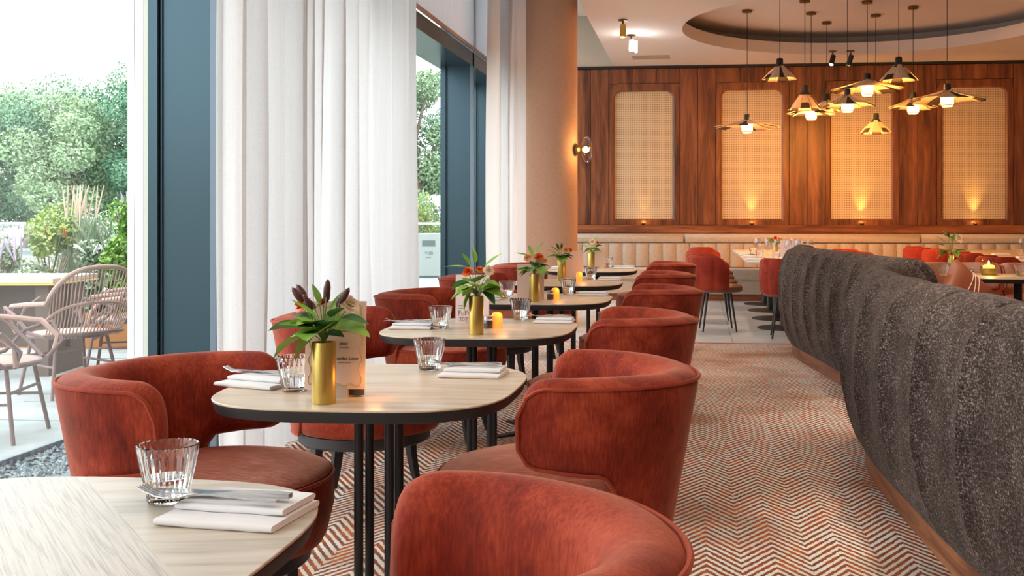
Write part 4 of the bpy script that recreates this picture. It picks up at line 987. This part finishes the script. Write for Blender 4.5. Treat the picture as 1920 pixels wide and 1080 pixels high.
for i, (x, y) in enumerate([(3.65, 13.3), (3.66, 12.35), (3.68, 11.6)]): napkin(x, y, 0, ['far folded napkin on the right hand tables', 'middle folded napkin on the right hand tables', 'near folded napkin on the right hand tables'][i])

# ================================================================== OUTSIDE
og = struct('ground_terrace', G().box(-60, -10, -.30, -2.82, 80, -.06).mesh('og', 'grout', False))
rnd = random.Random(5)
pv = [bevel_mesh(-.497, -.45, -.3, .497, .45, .3, 'paver', .008) for _ in range(1)]
pm = G().box(-.495, -.295, -.05, .495, .295, 0).mesh('paver', 'paver', False)
for i in range(7):
    for j in range(-2, 17):
        obj('paver', pm, og, (-3.915-i*1.0, 3.3+j*.6+(.3 if i % 2 else 0), -.012+rnd.uniform(-.002, .002)))
obj('terrace_far', G().box(-60, 12.9, -.07, -2.82, 80, -.02).mesh('tf', 'paver', False), og)
obj('terrace_left', G().box(-60, -10, -.07, -10.42, 12.9, -.02).mesh('tf2', 'paver', False), og)
obj('edging', G().box(-3.42, -6, -.1, -3.405, 20, .0).mesh('ed', 'frame_lite', False), og)
g = G(); oc = [(1, 0, 0), (0, 1, 0), (0, 0, 1), (-1, 0, 0), (0, -1, 0), (0, 0, -1)]; of = [(0, 1, 2), (1, 3, 2), (3, 4, 2), (4, 0, 2), (1, 0, 5), (3, 1, 5), (4, 3, 5), (0, 4, 5)]
for _ in range(4200):
    x = rnd.uniform(-3.39, -2.84); y = rnd.uniform(3.6, 7.6); s = rnd.uniform(.011, .021); a = rnd.uniform(0, pi); q = rnd.uniform(.6, 1)
    g.add([(x+s*(v[0]*cos(a)-v[1]*sin(a)*q), y+s*(v[0]*sin(a)+v[1]*cos(a)*q), -.035+s*.7*v[2]+rnd.uniform(0, .012)) for v in oc], of)
o = obj('gravel', g.mesh('gravel', 'pebble', False), None, kind='stuff', label='dark pebble strip along the foot of the window', category='gravel')
def leaves(g, c, rad, n, size, rg, mi=0):
    for _ in range(n):
        while True:
            p = Vector((rg.uniform(-1, 1), rg.uniform(-1, 1), rg.uniform(-1, 1)))
            if .35 < p.length < 1: break
        p = Vector((c[0]+p.x*rad[0], c[1]+p.y*rad[1], c[2]+p.z*rad[2])); s = size*rg.uniform(.6, 1.3)
        u = Vector((rg.gauss(0, 1), rg.gauss(0, 1), rg.gauss(0, 1))).normalized(); w = u.orthogonal().normalized()
        g.add([p-u*s, p+w*s*.55, p+u*s, p-w*s*.55], [(0, 1, 2, 3)], mi)
def tree(x, y, h, w, m, label, seed, blobs=22, n=900, low=.28):
    rg = random.Random(seed); t = thing('tree', label, 'tree', (x, y, -.05), 0, 'trees beyond the terrace')
    g = G(); br = G(); br.tube([(0, 0, 0), (.1, 0, h*.3), (0, .1, h*.6), (.05, 0, h*.85)], [.22, .17, .11, .04], 8)
    for _ in range(blobs):
        a = rg.uniform(0, 2*pi); zz = rg.uniform(low, .9); rr_ = w*.5*(1-abs(zz-.5)*.9)*rg.uniform(.3, 1); c = (rr_*cos(a), rr_*sin(a), zz*h)
        q = w*rg.uniform(.17, .27); leaves(g, c, (q, q, q*.8), n, .062, rg)
        br.tube([(0, 0, c[2]*.6), (c[0]*.5, c[1]*.5, c[2]*.85), c], [.07, .05, .02], 5)
    obj('trunk', br.mesh('trunk', 'bark'), t); o = obj('crown', g.mesh('crown', m, False), t, kind='stuff')
tree(-24.5, 34, 5.4, 5.6, 'tree3', 'dark green tree at the left edge beyond the terrace', 1)
tree(-22.0, 36, 5.9, 4.8, 'tree', 'rounded tree beyond the dry plume grass', 2)
tree(-20.6, 33, 5.5, 3.6, 'tree2', 'yellow green tree second from the left edge', 3, low=.3)
tree(-19.4, 37, 6.9, 4.8, 'tree', 'tall pale tree left of the white window post', 4, low=.38)
tree(-17.6, 33.5, 6.6, 3.2, 'tree3', 'dark tree right beside the white window post', 5, low=.3)
tree(-26.5, 40, 6.6, 6.0, 'tree2', 'distant pale tree behind the dark left edge tree', 6)
tree(-8.9, 33, 6.2, 3.4, 'tree2', 'yellow green tree seen past the narrow curtain', 7, low=.15)
tree(-7.6, 35, 6.6, 4.0, 'tree', 'tree seen right of the yellow green one, above the bin', 8, low=.1)
tree(-22.5, 46, 3.4, 9, 'tree3', 'low wide tree mass between the farther trunks', 9, low=.1)
tree(-18.6, 45, 3.4, 8, 'tree', 'low wide tree behind the tall pale tree', 10, low=.1)
struct('unseen_reflection_wall', G().box(-30, -13, -.1, -2.8, -12.6, 2.6).mesh('tw', 'plaster', False))  # unseen wall, added to darken the lower reflection in the window fins
# planter and shrubs
t = thing('planter', 'long rust coloured planter on the terrace', 'planter', (-6.6, 9.8, -.02))
g = G().box(-2.4, -.5, 0, 2.6, -.46, .34).box(-2.4, .46, 0, 2.6, .5, .34).box(-2.4, -.46, 0, -2.36, .46, .34).box(2.56, -.46, 0, 2.6, .46, .34); obj('planter_walls', g.mesh('pw', 'corten', False), t)
obj('soil', G().box(-2.36, -.46, .2, 2.56, .46, .29).mesh('soil', 'bark', False), t)
def shrub(x, y, h, w, m, label, seed, kind='leaf', extra=None, z=.25, name='shrub'):
    rg = random.Random(seed); t = thing(name, label, 'plant', (x, y, z), 0, 'planter plants outside'); g = G()
    if kind == 'leaf':
        for _ in range(9):
            a = rg.uniform(0, 2*pi); rr_ = rg.uniform(0, w*.4); q = w*rg.uniform(.16, .28); leaves(g, (rr_*cos(a), rr_*sin(a), rg.uniform(.12, .85)*h), (q, q, h*.18), 260, .03, rg)
        st = G()
        for _ in range(8): a = rg.uniform(0, 2*pi); st.tube([(0, 0, 0), (.1*cos(a)*w, .1*sin(a)*w, h*.4), (.3*cos(a)*w, .3*sin(a)*w, h*.8)], .006, 4)
        obj('stem', st.mesh('sst', 'bark'), t); obj('foliage', g.mesh('sf', m, False), t, kind='stuff')
    else:
        for _ in range(330):
            a = rg.uniform(0, 2*pi); b = rg.uniform(.05, .5)*w; hh = h*rg.uniform(.6, 1.05); s_ = Vector((-sin(a), cos(a), 0))*.006; p = [Vector((cos(a)*b*.1, sin(a)*b*.1, 0)), Vector((cos(a)*b*.5, sin(a)*b*.5, hh*.6)), Vector((cos(a)*b, sin(a)*b, hh*(1-.25*b/w)))]
            g.add([p[0]-s_, p[0]+s_, p[1]+s_, p[1]-s_, p[2]], [(0, 1, 2, 3), (3, 2, 4)])
        obj('blades', g.mesh('bl', m, False), t, kind='stuff')
    if extra:
        e = G()
        for _ in range(extra[1]):
            a = rg.uniform(0, 2*pi); b = rg.uniform(0, .4)*w; p0 = Vector((b*cos(a), b*sin(a), h*.75)); p1 = p0+Vector((rg.uniform(-.1, .1), rg.uniform(-.1, .1), h*extra[2])); 
            e.tube([p0, p0.lerp(p1, .4), p0.lerp(p1, .8), p1], [.004, .016*extra[3], .013*extra[3], .002], 5)
        obj('flower_spikes', e.mesh('fs', extra[0]), t, kind='stuff')
shrub(-6.62, 9.55, .72, .50, 'shrub2', 'grey green lavender at the left edge of the planter', 1, extra=('lavender', 12, .35, .7))
shrub(-6.48, 10.1, 1.0, .55, 'shrub', 'yellow green shrub with orange tips left in the planter', 2, extra=('petal_orange', 6, .1, .8))
shrub(-6.33, 10.35, 1.1, .5, 'shrub2', 'pale grass with dry plumes in the planter', 3, 'blade', ('plume', 18, .42, .5), name='ornamental_grass')
shrub(-6.12, 9.6, .72, .5, 'shrub2', 'pale grey shrub in the middle of the planter', 4)
shrub(-6.05, 10.2, 1.0, .55, 'shrub2', 'soft pale grass behind the middle shrub', 5, 'blade', ('shrub2', 10, .2, .8), name='ornamental_grass')
shrub(-5.82, 9.75, .80, .5, 'shrub2', 'pale loose shrub just left of the bright green one', 12, extra=('white', 8, .12, .8))
shrub(-5.56, 10.0, 1.25, .42, 'shrub3', 'bright green tall shrub beside the white window post', 6, extra=('lavender', 6, .22, .8))
shrub(-5.42, 9.55, .80, .42, 'shrub3', 'bright green lower shrub at the right end of the planter', 7)
shrub(-5.75, 23.0, 1.9, 1.3, 'shrub', 'yellow green bamboo left above the white bin', 9, z=0)
shrub(-5.35, 23.4, 2.3, 1.2, 'shrub3', 'bright green bamboo above the white bin', 10, z=0)
shrub(-4.9, 23.6, 2.0, 1.2, 'shrub3', 'dark leafy bamboo right above the white bin', 11, z=0)
shrub(-6.1, 22.9, 1.6, 1.0, 'shrub', 'brownish bamboo beside the curtain above the bin', 12, z=0)
for k_, (x, y, h_, m_, lab) in enumerate([(-9.05, 13.0, 1.25, 'shrub2', 'grey green bush behind the planter at the left edge'), (-8.45, 13.5, 1.45, 'shrub', 'yellow green bush behind the dry plumes'),
        (-7.9, 13.0, 1.35, 'shrub2', 'pale bush behind the middle of the planter'), (-7.35, 13.4, 1.5, 'shrub3', 'green bush behind the planter beside the white post')]):
    shrub(x, y, h_, 1.15, m_, lab, 30+k_, z=-.02)
# glass balustrade rail
t = thing('balustrade', 'glass balustrade with a pale metal handrail across the terrace', 'railing', (0, 22, 0))
obj('handrail', G().box(-24, -.03, 1.05, -3.2, .03, 1.1).mesh('hr', 'rail', False), t)
for k in range(10): obj('glass_panel', G().box(-24+k*2.08+.02, -.006, .08, -24+(k+1)*2.08-.02, .006, 1.05).mesh('gp', 'pane', False), t)
for k in range(11): obj('rail_post', G().box(-24.02+k*2.08, -.02, -.02, -23.98+k*2.08, .02, 1.05).mesh('rp', 'rail', False), t)
# bin
t = thing('litter_bin', 'white litter bin with a dark slot on the terrace', 'bin', (-5.40, 21.3, -.02), R(8))
bevel(obj('bin_body', G().box(-.22, -.18, .03, .22, .18, .90).mesh('bb_', 'bin', False), t), .02, 2)
obj('bin_foot', G().box(-.19, -.16, 0, .19, .16, .03).mesh('bfo', 'bin_hole', False), t)
o = obj('bin_opening', G().box(-.13, -.186, .64, .13, -.178, .76).mesh('bo', 'bin_hole', False), t)
text('lettering', 'VdB', .10, t, Matrix.Translation((-.08, -.183, .47)) @ Matrix.Rotation(R(90), 4, 'X'), 'bin_hole'); text('lettering', 'Linee', .05, t, Matrix.Translation((-.06, -.183, .40)) @ Matrix.Rotation(R(90), 4, 'X'), 'bin_hole')
# outdoor table
t = thing('outdoor_table', 'pale topped terrace table behind the rattan chairs', 'table', (-5.50, 7.9, -.02), R(8))
bevel(obj('tabletop', G().box(-.62, -.4, .72, .62, .4, .76).mesh('ott', 'outwood', False), t), .005)
obj('gold_rim', G().box(-.625, -.405, .708, .625, .405, .722).mesh('ogr', 'gold', False), t)
for k in range(2): obj('leg', G().box(-.55+k*1.0, -.32, 0, -.45+k*1.0, .32, .71).mesh('otl', 'outdark', False), t)
obj('dark_apron', G().box(-.58, -.02, .2, .58, .02, .70).mesh('otp', 'outdark', False), t)
# rattan chair
def rattan():
    t = thing('rattan_chair', 'x', 'chair', group='rattan terrace chairs')
    W2 = .27
    def back(u, h):   # u -1..1 across, h 0..1 up : curved shell
        a = u*R(62); wid = .30+.06*h
        return Vector((-.20-.10*cos(a)*1.0-.16*h+.10*(1-cos(a)), sin(a)/sin(R(62))*wid, .44+.48*h*(1-.50*abs(u)**2.6)))
    hoop = [back(u/12, 1) for u in range(-12, 13)]
    arms = [(.22, -.30, .47), (.20, -.34, .60), (.02, -.35, .66)]
    left = [Vector((.26, -.27, .44)), Vector((.27, -.32, .55)), Vector((.16, -.35, .64)), Vector((-.05, -.36, .66))]
    right = [Vector((p.x, -p.y, p.z)) for p in left]
    obj('hoop_frame', G().tube(left+hoop+right[::-1], .017, 8).mesh('rh', 'rattan_lite'), t)
    g = G()
    for k in range(-13, 14):
        u = k/14.5; g.tube([back(u, .0)+Vector((.03, 0, -.02)), back(u, .3), back(u, .65), back(u, .99)], .0045, 5)
    obj('canes', g.mesh('rc', 'rattan_lite'), t, kind='stuff')
    obj('back_band', G().tube([back(k/10, .48)+Vector((-.008, 0, 0)) for k in range(-10, 11)], .011, 6).mesh('rb', 'rattan_lite'), t)
    obj('lower_band', G().tube([back(k/10, .02)+Vector((-.008, 0, 0)) for k in range(-10, 11)], .013, 6).mesh('rb2', 'rattan'), t)
    sr = [(.27*cos(a)+.0, .28*sin(a), .43) for a in [2*pi*k/32 for k in range(32)]]
    s = obj('seat', G().lathe([(0, .425), (.25, .425), (.27, .435), (.25, .447), (0, .44)], 32).mesh('rs', 'rattan_lite'), t)
    obj('seat_ring', G().tube(sr, .016, 8, True).mesh('rsr', 'rattan'), t)
    for sy in (-1, 1):
        loop = [Vector((.24, sy*.24, .43)), Vector((.30, sy*.31, .52)), Vector((.22, sy*.37, .63)), Vector((.05, sy*.38, .58)), Vector((-.05, sy*.33, .46)), Vector((-.16, sy*.27, .43))]
        obj('arm_loop', G().tube(loop, .013, 7).mesh('ra', 'rattan'), t)
        loop = [Vector((.2, sy*.27, .43)), Vector((.08, sy*.34, .52)), Vector((-.06, sy*.36, .64)), Vector((-.22, sy*.33, .72))]
        obj('arm_brace', G().tube(loop, .012, 7).mesh('ra2', 'rattan'), t)
        for sx in (-1, 1):
            obj('leg', G().tube([(sx*.17, sy*.19, .43), (sx*.20, sy*.22, .25), (sx*.24, sy*.26, 0)], .013, 8).mesh('rl', 'rattan'), t)
        obj('stretcher', G().tube([(-.20, sy*.22, .22), (.20, sy*.22, .22)], .009, 6).mesh('rst', 'rattan'), t)
    obj('stretcher', G().tube([(.20, -.22, .28), (.20, .22, .28)], .009, 6).mesh('rst', 'rattan'), t)
    return t
rc = rattan(); rc.location = (-4.30, 6.95, -.012); rc.scale = (.92, .92, .96); rc.rotation_euler = (0, 0, R(150)); rc['label'] = 'pale rattan chair with a fan back facing away on the terrace'
copy_tree(rc, (-3.87, 5.50, -.012), R(12), 'rattan chair at the left edge nearest the window, showing its arm loops')
copy_tree(rc, (-4.50, 7.97, -.012), R(200), 'rattan chair beside the white window post, half hidden behind the fan backed one')
print('objects', len(bpy.data.objects), 'tris', sum(len(o.data.polygons) for o in bpy.data.objects if o.type == 'MESH'))
